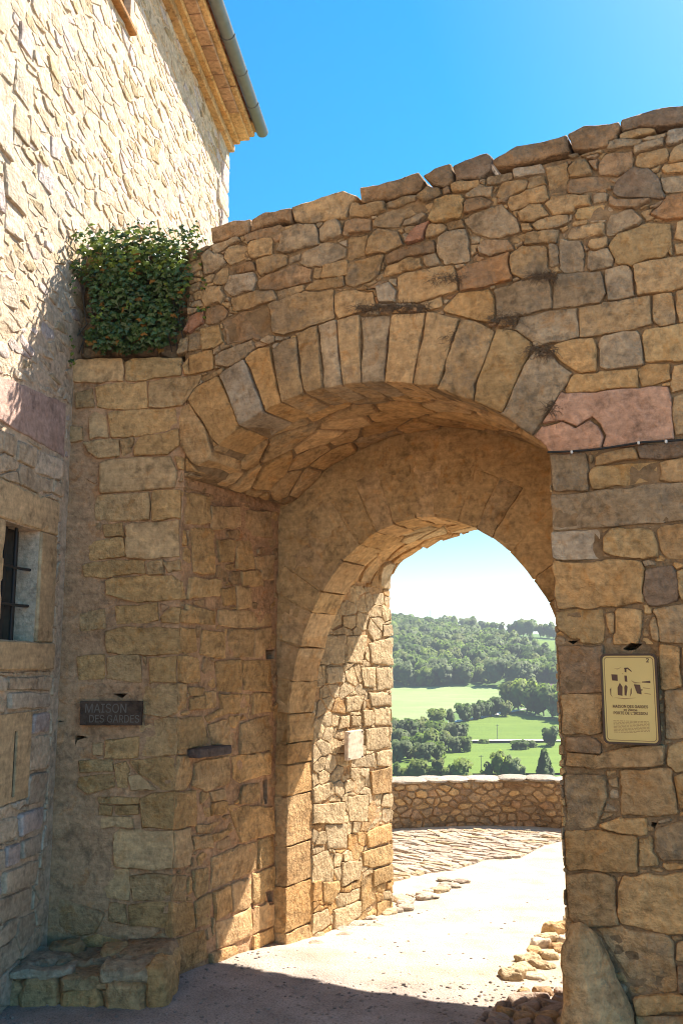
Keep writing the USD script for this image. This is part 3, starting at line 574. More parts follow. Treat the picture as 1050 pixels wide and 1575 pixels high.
for c, L in PASS.items():
    for s in L:
        q = pxpoly(c, s)
        add(PW, polyW, to_plane(PW, q, RIGHT), pick(PIW if q[:, 1].mean() > 980 else {'stone_dressed': 2, 'stone_warm': 2, 'plaster': 2}), proud=R.uniform(.001, .009), rough=.010, bev=.009, rnd=.008, jag=.010, facet=.03, depth=.08, strata=.004)
def grow(plane_polys, step=.005, n_=5, gap=.005, limit=None):
    """Widens surveyed stones until only a narrow joint is left between neighbours."""
    ps = list(plane_polys)
    for _ in range(n_):
        tree_ = shapely.STRtree(ps)
        for i, p in enumerate(ps):
            near_ = [ps[j] for j in tree_.query(p.buffer(.04)) if j != i]
            q = p.buffer(step, join_style=2, mitre_limit=2)
            if near_: q = q.difference(unary_union(near_).buffer(gap))
            if limit is not None: q = q.intersection(limit)
            q = clean(q)
            if q is not None and q.area >= p.area: ps[i] = q
    return ps
grown = {}
for pl in (P1, PF, PW):
    ids = [i for i, it in enumerate(items) if it[0] is pl and True]
    lim = box(-9, -1, 0, 9) if pl is PF else (box(0, -1, 9, 9).difference(arch1) if pl is P1 else box(0, -1, T2 + .02, 9))
    for i, q in zip(ids, grow([items[i][1] for i in ids], .005, 2, limit=lim)): items[i] = (pl, q, items[i][2], items[i][3])
polyR = [p for p in polyR if p is not None] + [it[1] for it in items if it[0] is P1]; polyL = [it[1] for it in items if it[0] is PF]; polyW = [it[1] for it in items if it[0] is PW]
# fill between the surveyed stones
def pxbox(pl, *rects): return unary_union([Polygon([pl.px(x, y) for x, y in r]).buffer(0) for r in rects])
HOLW = pxbox(PW, ((410, 1000), (424, 999), (424, 1014), (411, 1015)), ((405, 1201), (412, 1197), (413, 1236), (409, 1238), (406, 1226)), ((410, 1374), (421, 1369), (421, 1388), (414, 1391)), ((386, 1391), (392, 1388), (391, 1400), (388, 1400)))
HOLP = pxbox(P1, ((1001, 1264), (1010, 1266), (1006, 1275), (1000, 1272)), ((957, 997), (970, 988), (988, 990), (976, 998), (964, 1000)), ((872, 985), (890, 985), (882, 991)))
HOLF = pxbox(PF, ((115, 1135), (118, 1131), (136, 1134), (119, 1139), (116, 1147)), ((86, 1108), (100, 1110), (86, 1112)), ((172, 1068), (196, 1067), (186, 1075)))
for i, (pl, p, m, k) in enumerate(items):
    hh = HOLW if pl is PW else HOLP if pl is P1 else HOLF if pl is PF else None
    if hh is not None and p is not None and p.intersects(hh) and k.get('name') is None:
        q = clean(p.difference(hh.buffer(.002)))
        if q is not None: items[i] = (pl, q, m, k)
polyR.append(HOLP.buffer(0).convex_hull if False else HOLP); polyL.append(HOLF); polyW.append(HOLW)
UL, UH = unary_union([p for p in polyL if p is not None]), unary_union([p for p in polyR if p is not None])
UW = unary_union([p for p in polyW if p is not None])
ext1 = unary_union([p.buffer(.015) for p in vs] + [arch1])
topline = [(x, y + 14) for x, y in ((299, 372), (345, 352), (420, 338), (520, 312), (555, 308), (640, 285), (700, 270), (800, 248), (870, 228), (950, 206), (1050, 182), (1120, 168))]
TL = [P1.px(*q) for q in topline] + [(4.6, 4.50)]
wallface = Polygon([(0.0, 2.75)] + [(0.0, TL[0][1])] + TL + [(4.6, 0), (UR, 0), (UR, 2.8)])
fills = []
reg = wallface.difference(ext1).intersection(box(0, 3.35, 3.3, 5)); 
for p in fill(reg, .105, .05, UH, .004, .36, .0003, seed=4): fills.append((P1, p, pick(UPW), dict(proud=R.uniform(-.004, .016), rough=.012, bev=.009, rnd=.007, jag=.010, facet=.10, grid=.045)))
reg = wallface.difference(ext1).intersection(box(0, 2.6, 3.3, 3.35))
for p in fill(reg, .13, .05, UH, .004, .36, .0003, seed=5): fills.append((P1, p, pick(ASH), dict(proud=R.uniform(-.004, .012), rough=.010, bev=.009, rnd=.007, jag=.009, facet=.06, grid=.045)))
reg = wallface.difference(ext1).intersection(box(UR, 0, 3.3, 2.75))
for p in fill(reg, .13, .05, UH, .004, .36, .0003, seed=6): fills.append((P1, p, pick(ASH), dict(proud=R.uniform(-.008, .004), rough=.010, bev=.012, grid=.04)))
reg = wallface.intersection(box(3.2, 0, 4.6, 5))
for p in fill(reg, .36, .19, UH, .014, seed=7): fills.append((P1, p, pick(ASH), dict(proud=R.uniform(.005, .025), rough=.012, bev=.025, grid=.07)))
ja = PF.px(95, 900)[0]
reg = box(ja - .06, 0, -.005, 3.66)
for p in fill(reg, .30, .15, UL, .006, seed=8):
    if p.centroid.x > -.62 and R.uniform() < .45: fills.append((PF, p, pick({'mortar_pink': 3, 'mortar': 2, 'stone_warm': 1.2}), dict(proud=R.uniform(-.008, .003), rough=.010, bev=.014, strata=.008, depth=.06, grid=.045)))
reg = Polygon([PW.px(*q) for q in ((272, 1200), (264, 1470), (262, 1500), (430, 1430), (428, 1000), (428, 782), (360, 752), (300, 722), (286, 720))]).buffer(0)
for p in fill(reg, .16, .10, UW, .006, seed=9):
    if R.uniform() < .65: fills.append((PW, p, pick({'mortar': 3, 'stone_warm': 2, 'stone_tan': 1}), dict(proud=R.uniform(-.008, .004), rough=.011, bev=.014, depth=.06, grid=.04)))
# the recessed wall behind the ivy
PIV = Plane(C0 + n2 * .12, w2, -n2)
IVREG = box(-.95, 3.72, .02, 4.55)
for p in fill(IVREG, .18, .10, None, .014, seed=10): fills.append((PIV, p, pick(UPW), dict(proud=.02, rough=.012, bev=.025, grid=.05)))
big = []
for i, (pl, p, m, k) in enumerate(items):
    p = clean(p.buffer(-.0015)); 
    if p is None: continue
    k = dict(k); nm = k.pop('name', 'stone'); g = stone(p, pl, seed=i + 1, **k)
    if g: big.append((nm, g, m, p.area))
small = []
for i, (pl, p, m, k) in enumerate(fills):
    g = stone(p, pl, seed=i + 900, **k)
    if g: small.append(('stone', g, m, p.area))
def put_many(parent, lst, limit, stuff):
    """The largest stones as parts of their own, the rest joined by material."""
    lst = sorted(lst, key=lambda a: -a[3])
    for nm, g, m, a in lst[:limit]: put(parent, nm, g, m, smooth=38)
    rest = {}
    for nm, g, m, a in lst[limit:]: rest.setdefault(m, []).append(g)
    for m, gs in rest.items(): put(parent, stuff, join(gs), m, smooth=38, kind='stuff')
print('gate stones', len(big), 'fill', len(small))
sml = sorted(small, key=lambda a: -a[3]); room = max(0, 298 - sum(1 for b in big if b[0] == 'stone'))
put_many(gw, big, 9999, 'rubble'); put_many(gw, sml, room, 'rubble')

# mortar core of the gate wall
hole1 = Polygon(np.vstack([[[-.5, -1]], [[-.5, IN[0, 1]]], IN, [[UR, -1]]])).buffer(.0)
hole1 = unary_union([hole1.buffer(.008), box(-.6, -1, .05, 2.95)])
face = Polygon([(-.02, -.5), (-.02, TL[0][1])] + TL + [(6.5, 4.5), (6.5, -.5)]).difference(hole1)
front = extr(clean(face) if face.geom_type != 'Polygon' else face, .010, T2 + .02, C0, w, Z, n)
body = Polygon([C0[:2] + w2[:2] * (ja - .25) + n2[:2] * .006, C0[:2] + n2[:2] * .006 - pnorm[:2] * .008, C0[:2] + pdir[:2] * 1.22 - pnorm[:2] * .008, C0[:2] + w2[:2] * (ja - .25) + n2[:2] * 1.5])
pier = extr(body, -.4, 2.94, np.zeros(3), np.array([1., 0, 0]), np.array([0, 1., 0]), Z)
body2 = Polygon([C0[:2] + w2[:2] * (ja - .25) + n2[:2] * .006, C0[:2] + n2[:2] * .006 - w2[:2] * .0, C0[:2] + n[:2] * 1.2 - w[:2] * .05, C0[:2] + w2[:2] * (ja - .25) + n2[:2] * 1.5])
pier2 = extr(body2, 2.9, 3.715, np.zeros(3), np.array([1., 0, 0]), np.array([0, 1., 0]), Z)
body3 = Polygon([C0[:2] + w2[:2] * (ja - .25) + n2[:2] * .13, C0[:2] + n2[:2] * .13 + w2[:2] * .03, C0[:2] + n[:2] * 1.2 + w[:2] * .3, C0[:2] + w2[:2] * (ja - .25) + n2[:2] * 1.5])
pier3 = extr(body3, 3.7, 4.50, np.zeros(3), np.array([1., 0, 0]), np.array([0, 1., 0]), Z)
def cut(man, pl, region, a, c):
    for g in getattr(region, 'geoms', [region]): man = man - extr(g, -.16, .06, C0, a, Z, c)
    return man
front = cut(front, P1, HOLP, w, -n); pier = cut(pier + pier2, PW, HOLW, pdir, pnorm); pier = cut(pier, PF, HOLF, w2, -n2)
put(gw, 'mortar', roughen(front, .09, .008, seed=1), 'mortar_dark', smooth=40)
put(gw, 'mortar', roughen(pier, .05, .008, seed=2), 'mortar_pink', smooth=40)
put(gw, 'mortar', roughen(pier3, .1, .01, seed=3), 'mortar_dark', smooth=40)
# stones of the vault between the two arches
VA = Curved(C0, w, n, IN, 1)
vst = []
for i, p in enumerate(fill(box(.02, .30, VA.L - .02, T2 - .01), .30, .20, None, .014, jit=.28, seed=12)):
    g = stone(p, VA, proud=R.uniform(.004, .02), depth=.06, rough=.008, bev=.022, seed=i + 300, grid=.05)
    if g: vst.append(('vault_stone', g, pick({'stone_warm': 3, 'stone_tan': 3, 'stone_weathered': 1.5, 'stone_dressed': 2}), p.area))
put_many(gw, vst, 299, 'vault_rubble')

# ------------------------------------------------------------------ the inner arch
ia = thing('inner_arch', 'inner pointed stone arch with plastered face and a sunlit rough stone reveal', 'archway')
q = [(440, 1445), (442, 1290), (446, 1100), (450, 1050), (460, 1000), (470, 970), (484, 930), (505, 893), (527, 864), (555, 838), (590, 812), (620, 800), (650, 795)]
LP = np.array([P2p.px(*c) for c in q]); LP[:, 0] = np.maximum(LP[:, 0], .045)
AX = 1.095
up = LP[LP[:, 1] > 1.3]; up = up[up[:, 0] < AX - .05]
half = np.vstack([[[.045, 1.25]], up, [[AX, 2.785]]])
tck, _ = splprep(half.T, s=.0006); half = np.array(splev(np.linspace(0, 1, 40), tck)).T; half[0] = [.045, 1.25]; half[-1] = [AX, 2.785]
RI = half[::-1].copy(); RI[:, 0] = 2 * AX - RI[:, 0]
CUR = np.vstack([half, RI[1:]])
UJ2 = 2 * AX - .045
hole2 = Polygon(np.vstack([[[.045, -1]], CUR, [[UJ2, -1]]]))
rear = [(.05, 2.45)] + [P2p.px(0, 0)][:0]
AR, ZR = 1.42, 2.95
th = np.linspace(np.pi, 0, 40)
RC = np.c_[AR + 1.37 * np.cos(th), 2.43 + .52 * np.sin(th) ** .8]
UR3 = RC[-1, 0]
hole3 = Polygon(np.vstack([[[RC[0, 0], -1]], RC, [[UR3, -1]]]))
blk = box(-1.1, -.6, 6.5, 4.35)
c1 = extr(blk.difference(hole2.buffer(.022)), T2 + .004, T2B, C0, w, Z, n)
c2 = extr(blk.difference(hole3.buffer(.006)), T2B - .001, T3 - .02, C0, w, Z, n)
put(ia, 'plaster', roughen(c1, .06, .006, seed=4), 'plaster', smooth=40)
put(ia, 'mortar', roughen(c2, .06, .010, seed=5), 'mortar', smooth=40)
# ring of voussoirs on the inner arch, each running through the thickness of the ring, and jamb blocks below
Cd = Curved(C0, w, n, CUR); ring = []
cuts = [0]
while cuts[-1] < Cd.L - .12: cuts.append(cuts[-1] + (R.uniform(.17, .27) if abs(cuts[-1] - Cd.L / 2) > .55 else R.uniform(.12, .18)))
cuts[-1] = Cd.L
for a, b in zip(cuts[:-1], cuts[1:]):
    ss = np.linspace(a + .0035, b - .0035, 6); u, z, nu, nw = Cd.at(ss)
    dpt = R.uniform(.36, .50)
    # both ends of each outer edge follow the arch's normal
    ring.append(Polygon(np.vstack([np.c_[u, z], np.c_[u - dpt * nu, z - dpt * nw][::-1]])).buffer(0))
for sd in (0, 1):
    zz = -.35
    while zz < 1.24:
        h_ = min(R.uniform(.2, .34), 1.25 - zz)
        if 1.25 - zz - h_ < .1: h_ = 1.25 - zz
        d_ = R.uniform(.3, .42)
        ring.append(box(.045 - d_, zz + .004, .045, zz + h_ - .004) if sd == 0 else box(UJ2, zz + .004, UJ2 + d_, zz + h_ - .004)); zz += h_
for i, p in enumerate(ring):
    p = clean(p)
    low = p.centroid.y < 1.25
    g = stone(p, P2p, proud=R.uniform(-.008, .007), depth=T2B - T2 + R.uniform(-.01, .03), rough=.008, bev=.006, seed=500 + i, rnd=.005, nd=5, jag=.008, grid=.05, tilt=.003)
    if g: put(ia, 'jamb_stone' if low else 'voussoir', g, pick({'plaster': 3, 'plaster_light': 2, 'stone_dressed': 1.5, 'stone_weathered': .7}) if not low else pick({'stone_warm': 2, 'stone_tan': 2, 'stone_ochre': .6}), smooth=38)
# soffit of the rear part
RCv = Curved(C0, w, n, RC); sof = []
for i, p in enumerate(fill(box(.01, T2B + .01, RCv.L - .01, T3), .24, .17, None, .010, seed=14)):
    g = stone(p, RCv, proud=R.uniform(.004, .02), depth=.06, rough=.010, bev=.02, seed=600 + i, grid=.05)
    if g: sof.append(('soffit_stone', g, pick({'stone_warm': 2, 'stone_tan': 2, 'stone_pale': 1}), p.area))
put_many(ia, sof, 299, 'rubble')
# rough stones of the reveal
REV = {'N': ['700,150 790,110 880,100 880,300 720,290', '640,320 740,310 740,470 660,460', '750,320 880,310 880,470 760,490', '690,500 830,500 830,600 720,600', '530,540 670,520 640,630 530,650', '650,640 725,630 725,740 660,756', '740,620 860,610 860,750 745,745', '670,770 850,760 850,900 740,930 680,920', '490,680 560,670 560,760 470,770',
  '570,1000 740,950 745,1050 570,1050', '750,940 870,920 870,1050 760,1040', '340,90 520,80 520,290 330,300', '540,90 690,80 650,290 540,280', '380,320 510,310 510,430 390,440', '570,680 640,670 640,745 575,750', '800,10 870,5 870,85 800,90'],
 'O': ['650,630 860,560 860,700 740,740 660,720', '730,760 870,710 870,830 730,880', '500,700 640,690 630,820 500,880', '640,840 720,780 755,990 640,1070', '760,1000 860,970 850,1110 755,1140', '440,1060 640,980 640,1080 440,1250', '240,1100 400,1040 420,1150 240,1270', '250,1290 430,1160 430,1260 290,1350', '530,1190 740,1090 740,1140 530,1220',
  '380,430 540,420 540,600 400,600', '220,680 400,610 440,700 440,850 220,850', '290,850 350,830 350,980 290,980', '360,850 480,840 490,900 430,1010 370,1000', '710,30 865,0 865,190 720,200', '680,490 770,430 860,420 860,540 690,590', '540,220 700,200 690,400 560,400', '260,270 520,260 520,410 270,420', '190,480 260,460 300,590 210,660']}
revs, rp = [], []
regR = Polygon([RV.px(*q) for q in ((478, 1000), (512, 940), (548, 893), (603, 830), (603, 1200), (603, 1460), (470, 1460), (455, 1300))]).buffer(0).intersection(box(T2B - .01, -.5, T3, 2.44))
for c, L in REV.items():
    for s in L:
        p = to_plane(RV, pxpoly(c, s))
        if p is not None:
            p = clean(p.intersection(box(T2B + .005, -.5, T3 + .03, 2.44)))
            if p is not None: rp.append((p, R.uniform(.004, .016)))
for p in fill(box(T2B + .004, -.5, T3, 2.44), .17, .105, unary_union([a[0] for a in rp]), .006, seed=15): rp.append((p, R.uniform(-.002, .010)))
for i, (p, pr) in enumerate(rp):
    lowz = p.centroid.y
    g = stone(p, RV, proud=pr, depth=.1, rough=.010, bev=.008, rnd=.007, jag=.009, tilt=.003, seed=700 + i, grid=.028)
    if g: revs.append(('reveal_stone', g, pick({'stone_reveal': 4, 'stone_pale': 1.5, 'stone_tan': .4} if lowz > .45 else {'stone_warm': 2, 'stone_reveal': 1, 'stone_ochre': 1}), p.area))
put_many(ia, revs, 299, 'rubble')
# blank stone plaque on the reveal
pq = [RV.px(*q) for q in ((522, 1124), (547, 1121), (546, 1165), (522, 1172))]; pq = np.array(pq); c = pq.mean(0)
sz = (np.ptp(pq[:, 0]) * .95, np.ptp(pq[:, 1]) * .93)
pl_ = framed(bx(sz[0], sz[1], .035, bev=.004), RV.o + n * c[0] + Z * c[1] + w * .055, n, Z, w)
tq = thing('plaque', 'blank pale stone plaque on the sunlit reveal of the inner arch', 'plaque')
put(tq, 'slab', pl_, 'plaque')
for dx in (-1, 1):
    for dz in (-1, 1):
        v, f = trimesh.creation.icosphere(subdivisions=2, radius=.007), None
        put(tq, 'stud', framed(v, RV.o + n * (c[0] + dx * sz[0] * .42) + Z * (c[1] + dz * sz[1] * .44) + w * .073, n, Z, w), 'iron', smooth=True)

# ------------------------------------------------------------------ the stone house on the left
hs = thing('stone_house', 'tall sunlit rubble stone house with barred window, brick cornice and zinc gutter', 'house')
SE, ZT = 4.04, 7.50
winS, winZ = (-.74, -.29), (1.93, 2.57)
upS, upZ = (-.15, .86), (6.66, 7.42)
wallpoly = box(-9, -.5, SE, ZT)
holes = unary_union([box(winS[0], winZ[0], winS[1], winZ[1]), box(upS[0], upZ[0], upS[1], upZ[1]), box(-.51, 1.07, -.45, 1.46)])
M1 = extr(wallpoly.difference(holes), -.34, -.006, HB, hd, Z, hn)
M2 = extr(wallpoly, -6.0, -.339, HB, hd, Z, hn)
v, f = roughen(M1, .09, .006, seed=6); put(hs, 'wall', (v, f), 'mortar_house', smooth=40)
put(hs, 'wall', arr(M2), 'mortar_house', smooth=False)
frame_outer = box(-.98, 1.77, -.06, 2.78)
slab = box(-.68, 1.065, -.285, 1.535)
HT = [('-40,560 103,620 100,704 -40,625', 'stone_mauve'), ('4,663 25,671 24,704 2,694', 'stone_house_warm'), ('28,676 55,688 53,721 26,707', 'stone_house_warm'), ('57,690 95,710 92,740 55,727', 'stone_house'),
      ('10,1042 78,1040 78,1062 12,1062', 'stone_house_warm'), ('12,1066 78,1064 78,1088 12,1092', 'stone_house'), ('50,1098 76,1096 76,1126 49,1129', 'stone_house_mauve'), ('47,1133 75,1129 73,1181 43,1188', 'stone_house_warm'), ('43,1192 72,1186 70,1234 39,1240', 'stone_house'),
      ('27,1252 68,1240 68,1274 30,1288', 'stone_house_mauve'), ('-20,1270 24,1254 22,1289 -20,1306', 'stone_house_warm'), ('32,1295 66,1280 62,1311 32,1324', 'stone_house'), ('8,1304 29,1296 29,1328 9,1336', 'stone_house_mauve'), ('-30,1320 5,1306 5,1338 -30,1352', 'stone_house'),
      ('4,1344 60,1320 55,1358 4,1378', 'stone_house_warm'), ('-30,1395 50,1364 48,1400 -30,1436', 'stone_house_warm'), ('-40,1360 1,1346 1,1378 -40,1392', 'stone_house_mauve'), ('-40,1032 7,1042 8,1064 -40,1062', 'stone_house')]
hst, tr = [], []
HWD = {'stone_house': 4, 'stone_house_warm': 2, 'stone_house_mauve': 1.6, 'stone_pale': 1}
for i, (s, m) in enumerate(HT):
    a = [float(k) for k in s.replace(',', ' ').split()]
    p = clean(Polygon([HW.px(*q) for q in np.array(a).reshape(-1, 2)]).buffer(0)); tr.append(p)
    g = stone(p, HW, proud=.012 if m != 'stone_mauve' else .004, rough=.006 if m != 'stone_mauve' else .003, bev=.012, depth=.06, seed=1100 + i, grid=.04)
    hst.append(('stone', g, m, 99))
for i, s_ in enumerate(('22,88 50,120 52,160 45,170 22,138', '-14,110 20,155 20,250 -14,205', '24,158 48,188 44,226 20,194', '8,248 40,290 38,332 8,300', '-10,50 4,68 22,94 19,132 -10,100', '44,176 62,200 60,232 46,214', '-20,250 4,280 6,330 -20,300', '10,310 36,340 34,372 8,352', '-24,330 6,350 4,400 -24,380', '2,420 26,440 24,476 0,462', '30,30 52,62 50,92 30,66', '60,250 80,276 78,300 60,276')):
    a = np.array([float(k_) for k_ in s_.replace(',', ' ').split()]).reshape(-1, 2)
    p = clean(Polygon([HW.px(*q) for q in a]).buffer(0)); tr.append(p)
    hst.append(('stone', stone(p, HW, proud=.010, rough=.007, bev=.008, rnd=.006, facet=.03, depth=.06, seed=1070 + i, grid=.04), pick(HWD), 98))
avoid = unary_union(tr + [frame_outer, slab, box(upS[0] - .07, upZ[0] - .05, upS[1] + .05, upZ[1])])
lowreg = box(-2.2, 0, .0, 3.06); upreg = box(-2.4, 3.06, SE + .0, ZT).difference(box(.06, 0, 9, 4.0))
k = 0
for reg, sx, sy, pr, sd in ((lowreg, .24, .13, (.004, .014), 21), (upreg, .135, .058, (-.004, .005), 22)):
    for p in fill(reg, sx, sy, avoid, .012 if sd == 22 else .009, jit=.40, seed=sd, ang=-.05 if sd == 22 else 0, drop=.34 if sd == 22 else .12):
        if sd == 22 and R.uniform() < .16: continue
        k += 1
        g = stone(p, HW, proud=R.uniform(*pr), depth=.05, rough=.008 if sd == 22 else .006, bev=.008, rnd=.006, facet=.03 if sd == 22 else .02, seed=1200 + k, grid=.045, tilt=.004, jag=.010)
        d = np.hypot(p.centroid.x + 1, p.centroid.y - 4.5)
        vis = proj(HW(np.array([[p.centroid.x, p.centroid.y]]), 0)[0])
        if g: hst.append(('stone', g, pick(HWD if sd == 22 else {'stone_house_warm': 4, 'stone_house': 1}), p.area / (1 + d) ** 2 * (1 if vis[0] > -10 and -10 < vis[1] else .01)))
print('house stones', len(hst))
put_many(hs, hst, 296, 'rubble')
# big corner stones at the far end
for i in range(12):
    z0 = 4.1 + i * .285; L_ = .42 if i % 2 else .26
    g = stone(box(SE - L_, z0 + .006, SE + .012, z0 + .279), HW, proud=.022, depth=.25, rough=.012, bev=.02, seed=1900 + i, grid=.06)
    put(hs, 'corner_stone', g, pick({'stone_house': 2, 'stone_house_mauve': 1}), smooth=38)
# window: dressed frame of four pieces, recess, dark pane, bars
wf = numbered(hs, 'window'); UsdGeom.Xform.Define(stage, wf)
def onhouse(mesh, s, z, h): return framed(mesh, HB + hd * s + Z * z + hn * h, hd, Z, hn)
fw = .006
for nm, b in (('lintel', (-.98, 2.575, -.06, 2.78)), ('sill', (-.98, 1.77, -.06, 1.925)), ('jamb', (-.285, 1.929, -.06, 2.571)), ('jamb', (-.98, 1.929, -.745, 2.571))):
    q = box(*b)
    put(wf, nm, stone(q, HW, proud=.014 if nm != 'sill' else .03, depth=.33, rough=.0015, bev=.012, rnd=.004, jag=.001, tilt=.0005, grid=.12, seed=2000), 'stone_frame', smooth=30)
sp = .26
put(wf, 'pane', onhouse(bx(winS[1] - winS[0], winZ[1] - winZ[0], .01), sum(winS) / 2, sum(winZ) / 2, -.135), 'dark_glass')
for s_ in (-.62, -.45): put(wf, 'bar', tube([HB + hd * s_ + hn * -.07 + Z * winZ[0], HB + hd * s_ + hn * -.07 + Z * winZ[1]], .010, 6), 'iron', smooth=True)
for z_ in (2.13, 2.34): put(wf, 'bar', tube([HB + hd * (winS[0]) + hn * -.058 + Z * z_, HB + hd * (-.40) + hn * -.058 + Z * z_, HB + hd * (winS[1] + .03) + hn * -.05 + Z * (z_ + .004)], .009, 6), 'iron', smooth=True)
for s_ in (-.735, -.505): put(wf, 'sash', onhouse(bx(.03, winZ[1] - winZ[0], .03), s_, sum(winZ) / 2, -.115), 'iron')
sl = slab.difference(box(-.49, 1.09, -.465, 1.44))
ss = arr(extr(clean(box(*slab.bounds)).difference(box(-.497, 1.09, -.462, 1.44)), -.10, .008, HB, hd, Z, hn))
put(hs, 'slit_slab', ss, 'stone_frame', smooth=False)
put(hs, 'slit', onhouse(bx(.045, .37, .01), -.479, 1.265, -.009), 'dark_glass')
# upper window with wooden frame
uw = numbered(hs, 'upper_window'); UsdGeom.Xform.Define(stage, uw)
put(uw, 'pane', onhouse(bx(upS[1] - upS[0], upZ[1] - upZ[0], .01), sum(upS) / 2, sum(upZ) / 2, -.25), 'dark_glass')
for nm, b in (('sill', (upS[0] - .05, upZ[0] - .05, upS[1] + .02, upZ[0] - .004)),):
    put(uw, nm, onhouse(bx(b[2] - b[0], b[3] - b[1], .34, bev=.008), (b[0] + b[2]) / 2, (b[1] + b[3]) / 2, -.12), 'wood_frame')
for s_ in (upS[0] + .035, upS[1] - .035): put(uw, 'frame', onhouse(bx(.07, upZ[1] - upZ[0] - .01, .08, bev=.006), s_, sum(upZ) / 2, -.10), 'wood_frame')
put(uw, 'frame', onhouse(bx(upS[1] - upS[0] - .15, .07, .08, bev=.006), sum(upS) / 2, upZ[0] + .038, -.10), 'wood_frame')
# cornice: two moulded stone ledges with a course of bricks between, then the gutter
S0, S1 = -5.0, SE + .03
def ledge(z0, z1, h0, h1, name, m, L=.55, s1=S1):
    s = s1; i = 0
    while s > -2.6:
        l = L * R.uniform(.8, 1.2)
        put(cor, name, onhouse(bx(l - .006, z1 - z0, h1 - h0, bev=.012), s - l / 2, (z0 + z1) / 2 + R.normal(0, .003), (h0 + h1) / 2 + R.normal(0, .003)), m, smooth=30); s -= l
    put(cor, name, onhouse(bx(s + 9, z1 - z0, h1 - h0), (s - 9) / 2 - .003, (z0 + z1) / 2, (h0 + h1) / 2), m, smooth=False)
cor = numbered(hs, 'cornice'); UsdGeom.Xform.Define(stage, cor)
ledge(7.47, 7.55, -.02, .075, 'ledge', 'stone_tan')
ledge(7.553, 7.60, -.02, .135, 'ledge', 'stone_warm', L=.7)
ledge(7.645, 7.70, -.02, .30, 'ledge', 'stone_tan', L=.8)
s = S1 - .55
while s > -2.2:
    put(cor, 'brick', onhouse(bx(.212, .043, .255, bev=.006), s - .11, 7.6225 + R.normal(0, .002), .115 + R.normal(0, .003)), 'brick', smooth=30); s -= .222
put(cor, 'ledge', onhouse(bx(.545, .043, .255, bev=.006), S1 - .275, 7.6225, .118), 'stone_tan', smooth=30)
put(cor, 'ledge', onhouse(bx(.20, .05, .33, bev=.006), S1 - .09, 7.728, .16), 'stone_warm', smooth=30)
gt = numbered(hs, 'gutter'); UsdGeom.Xform.Define(stage, gt)
an = np.linspace(math.pi * 1.02, 2 * math.pi * .99, 12); GC, GR = (.375, 7.735), .068
def gutter_piece(s0, s1, r):
    o_ = np.c_[GC[0] + r * np.cos(an), GC[1] + r * np.sin(an)]; i_ = np.c_[GC[0] + (r - .006) * np.cos(an), GC[1] + (r - .006) * np.sin(an)][::-1]
    lp = Polygon(np.vstack([o_, i_])); return arr(extr(lp, s0, s1, HB, hn, Z, hd))
s = SE + .09; i = 0
while s > -3:
    put(gt, 'gutter_section', gutter_piece(s - .56, s, GR - .002 * (i % 2) + .0), 'zinc', smooth=40)
    put(gt, 'joint', gutter_piece(s - .575, s - .555, GR + .005), 'zinc', smooth=40); s -= .56; i += 1
cap = Polygon(np.c_[GC[0] + (GR - .001) * np.cos(an), GC[1] + (GR - .001) * np.sin(an)])
put(gt, 'end_cap', arr(extr(cap, SE + .086, SE + .09, HB, hn, Z, hd)), 'zinc', smooth=False)
# roof
rf = numbered(hs, 'roof'); UsdGeom.Xform.Define(stage, rf)
roofp = Polygon([(.33, 7.76), (.33, 7.80), (-3.0, 8.95), (-6.3, 7.80), (-6.3, 7.76), (-3.0, 8.86)])
put(rf, 'roof_deck', arr(extr(roofp, -9, SE + .06, HB, hn, Z, hd)), 'roof_tile', smooth=False)
for k in range(30):
    s_ = SE - .02 - k * .2
    put(rf, 'roof_tile', tube([HB + hd * s_ + hn * .36 + Z * 7.79, HB + hd * s_ + hn * -3.0 + Z * 8.95], .075, 8), 'roof_tile', smooth=True)

# ------------------------------------------------------------------ ivy in the corner
iv = thing('ivy', 'dark glossy ivy hanging over the wall corner beside the house', 'ivy')
def ivy_leaf(size):
    o = np.array([(0, -.15), (.32, -.42), (.52, -.05), (.38, .18), (.22, .22), (0, .72), (-.22, .22), (-.38, .18), (-.52, -.05), (-.32, -.42)]) * size
    v = np.c_[o, -.22 * np.abs(o[:, 0]) - .10 * o[:, 1] ** 2 / size]; v = np.vstack([v, [0, .08 * size, .012]])
    return v, np.array([[10, i, (i + 1) % 10] for i in range(10)])
leaves = {'ivy_leaf': [], 'ivy_young': [], 'ivy_dead': []}; allv = []
def orient(v, nrm, spin, pos):
    nrm = nrm / np.linalg.norm(nrm); x = np.cross([0, 0, 1.0], nrm); x /= np.linalg.norm(x) + 1e-9; y = np.cross(nrm, x)
    cs, sn = math.cos(spin), math.sin(spin); X, Y = cs * x + sn * y, -sn * x + cs * y
    return v @ np.stack([X, Y, nrm]) + pos
ivpoly = Polygon([PF.px(*q) for q in ((104, 352), (122, 350), (160, 356), (210, 352), (262, 356), (300, 350), (326, 362), (322, 390), (300, 420), (300, 470), (286, 510), (268, 530), (262, 550), (150, 552), (136, 520), (136, 450), (110, 436), (96, 430), (98, 415), (118, 405), (112, 380))])
core_iv = Polygon([PF.px(*q) for q in ((150, 372), (200, 366), (280, 370), (276, 440), (262, 520), (250, 548), (150, 550), (138, 460))])
Nl = 0
